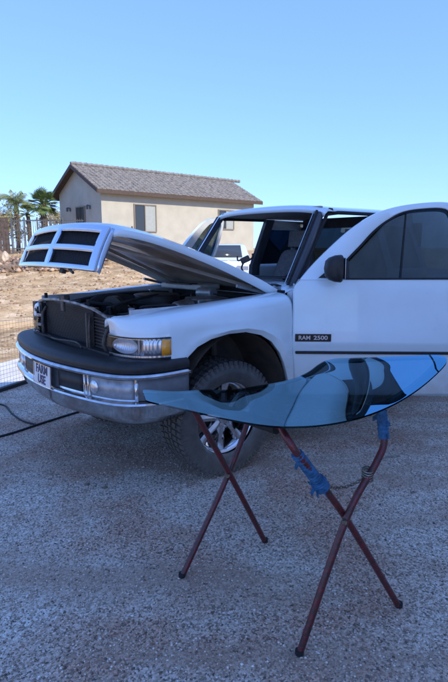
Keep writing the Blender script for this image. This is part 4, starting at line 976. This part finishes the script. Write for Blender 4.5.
for i in range(NU):
    for j in range(NV):
        t = abs(2 * (i + .5) / NU - 1); v = (j + .5) / NV
        wv = lerp(.80, .62, v)
        if t > 1 - .05 / wv or v < .085 or v > .93 : fs.append((i * (NV + 1) + j, (i + 1) * (NV + 1) + j, (i + 1) * (NV + 1) + j + 1, i * (NV + 1) + j + 1))
b.add(vs, fs); b.build('border_band', 'frit', wsr, fix=False, angle=180)
samp = [(glr(a / 30 - 1, c / 30)) + Vector(gpv[:3]) for a in range(61) for c in range(31)]
def gz(x, y): 
    p = min(samp, key=lambda q: (q.x - x) ** 2 + (q.y - y) ** 2); return p.z

# ---- folding stand
std = empty('folding_stand', (.3, 2.4, 0), 0, label='dark red folding X-legged work stand with blue tape holding the loose windshield', cat='work stand')
def WL(p): return Vector(p) - Vector((.3, 2.4, 0))
r_ = .0155
def leg(pts, name='leg'):
    b = MB(); P = catmull([WL(p) for p in pts], 6); b.tube(P, r_, 12); return b.build(name, 'red', std)
f1L, f1R = (-.22, 2.47, .004), (.32, 1.94, .004); f2L, f2R = (.24, 2.80, .004), (.84, 2.24, .004)
def zz(x, y): return gz(x, y) - .0075 - r_ - .004
t1R = (.67, 2.13, .885); b1R = (.705, 2.17, 0); b1R = (.69, 2.19, zz(.69, 2.19)); b1L = (.19, 2.80, zz(.19, 2.80))
b2R = (.23, 2.02, zz(.23, 2.02)); b2L = (-.19, 2.50, zz(-.19, 2.50))
def at_(a, b_, t): return tuple(lerp(p, q, t) for p, q in zip(a, b_))
leg([f1R, (.52, 2.05, .56), (.655, 2.12, .78), (.70, 2.16, .87), b1R]); leg([f1L, (.03, 2.65, .51), at_((.03, 2.65, .51), b1L, .9), b1L])
leg([f2R, (.52, 2.05 + .035, .56), at_((.52, 2.085, .56), (.27, 1.93, .93), .95), b2R]); leg([f2L, (.03, 2.65 - .035, .51), at_((.03, 2.615, .51), b2L, .9), b2L])
b = MB(); b.tube([WL(b1L), WL(b1R)], r_, 12); b.build('top_bar', 'red', std)
b = MB(); b.tube([WL(b2L), WL(b2R)], r_, 12); b.build('top_bar', 'red', std)
b = MB(); b.tube([WL(at_(b2L, b2R, .35)) - Vector((0, 0, .012)), WL(at_(b2L, b2R, .97)) - Vector((0, 0, .012))], .026, 12); b.build('foam_sleeve', 'foam', std)
b = MB(); b.tube([WL(at_(b1L, b1R, .10)) - Vector((0, 0, .010)), WL(at_(b1L, b1R, .93)) - Vector((0, 0, .010))], .024, 12); b.build('foam_sleeve', 'foam', std)
for f in (f1L, f1R, f2L, f2R):
    b = MB(); b.tube([WL(f), WL(f) + Vector((0, 0, .02))], .019, 10); b.build('foot_cap', 'foam', std)
for c1 in ((.52, 2.067, .56), (.03, 2.632, .51)):
    b = MB(); b.tube([WL(c1) + Vector((-.012, -.045, 0)), WL(c1) + Vector((.012, .045, 0))], .011, 8); b.build('pivot_bolt', 'chain', std)
def tape(p, q, n, r0, seed):
    rd = random.Random(seed); b = MB(); m = n * 4; P = [Vector(p).lerp(Vector(q), k / m) for k in range(m + 1)]
    b.tube([WL(v) for v in P], [r0 * (.92 + .07 * ((k * .23) % 1) + .14 * noise.noise(Vector((k * .35, seed, 0)))) for k in range(m + 1)], 18)
    ax = (Vector(q) - Vector(p)).normalized()
    for k in range(3):
        v = WL(P[rd.randint(1, m - 1)]); a = ax.cross(Vector((rd.uniform(-1, 1), rd.uniform(-1, 1), rd.uniform(-1, 1)))).normalized()
        e1 = v + a * r0 * 1.15; e2 = v + a * r0 * 1.7 + ax * rd.uniform(-.02, .02) + Vector((0, 0, -.012))
        b.add([e1 + ax * .012 - a * .006, e2 + ax * .010, e2 - ax * .010, e1 - ax * .012 - a * .006], [(0, 1, 2, 3)])
    return b.build('blue_tape', 'tape', std, fix=False)
up = (.27, 1.94, .925); tape(at_((.52, 2.075, .56), up, .44), at_((.52, 2.075, .56), up, .93), 16, .026, 1)
tape((.70, 2.163, .88), b1R, 9, .025, 2); tape(at_((.52, 2.075, .56), up, .44), at_((.52, 2.075, .56), up, .56), 5, .034, 5)
# chain between the legs
ch = MB(); c0 = Vector(at_((.52, 2.075, .56), up, .50)); c1 = Vector((.62, 2.11, .735)); nl = 17
for k in range(nl):
    t = (k + .5) / nl; p = c0.lerp(c1, t) + Vector((0, 0, -.035 * 4 * t * (1 - t))); d = (c1 - c0).normalized()
    sd2 = Vector((0, 0, 1)) if k % 2 else d.cross(Vector((0, 0, 1))).normalized()
    ch.tube([WL(p) + d * .0105 * math.cos(a) + sd2 * .006 * math.sin(a) for a in [j * math.pi / 5 for j in range(10)]], .0021, 5, closed=True)
for k in range(5):
    ch.tube([WL(c1) + Vector((.022 * math.cos(a), .022 * math.sin(a), -.02 + k * .011 + .006 * math.sin(a))) for a in [j * math.pi / 5 for j in range(10)]], .004, 5, closed=True)
ch.build('chain', 'chain', std)
b = MB(); b.tube([WL((.69, 2.14, .80)), WL((.76, 2.13, .815))], .004, 6); b.build('hook', 'chain', std)

# ---- hoses on the gravel
def hose(pts, r, label):
    b = MB(); b.tube(catmull([(x, y, r) for x, y in pts], 8), r, 8); tag(b.build('hose', 'hose'), label=label, cat='hose', group='black hoses on the gravel')
hose([(-2.6, 4.05), (-2.05, 4.50), (-1.80, 4.85), (-1.55, 5.20), (-1.2, 5.6), (-.6, 5.9)], .011, 'straighter black hose running under the front bumper')
hose([(-3.0, 5.6), (-2.46, 5.51), (-2.2, 5.18), (-2.0, 4.95), (-1.83, 4.84)], .009, 'curved black hose joining the other one from the left edge')
for i, (x, y) in enumerate(((-1.0, 3.55), (-.86, 3.5))):
    rock('rock', 'rock', (x, y), (.02, .015, .01), ('small dark stone' if i == 0 else 'tiny dark stone right of another') + ' on the gravel left of the truck wheel', 20 + i)
bpy.context.view_layer.update()
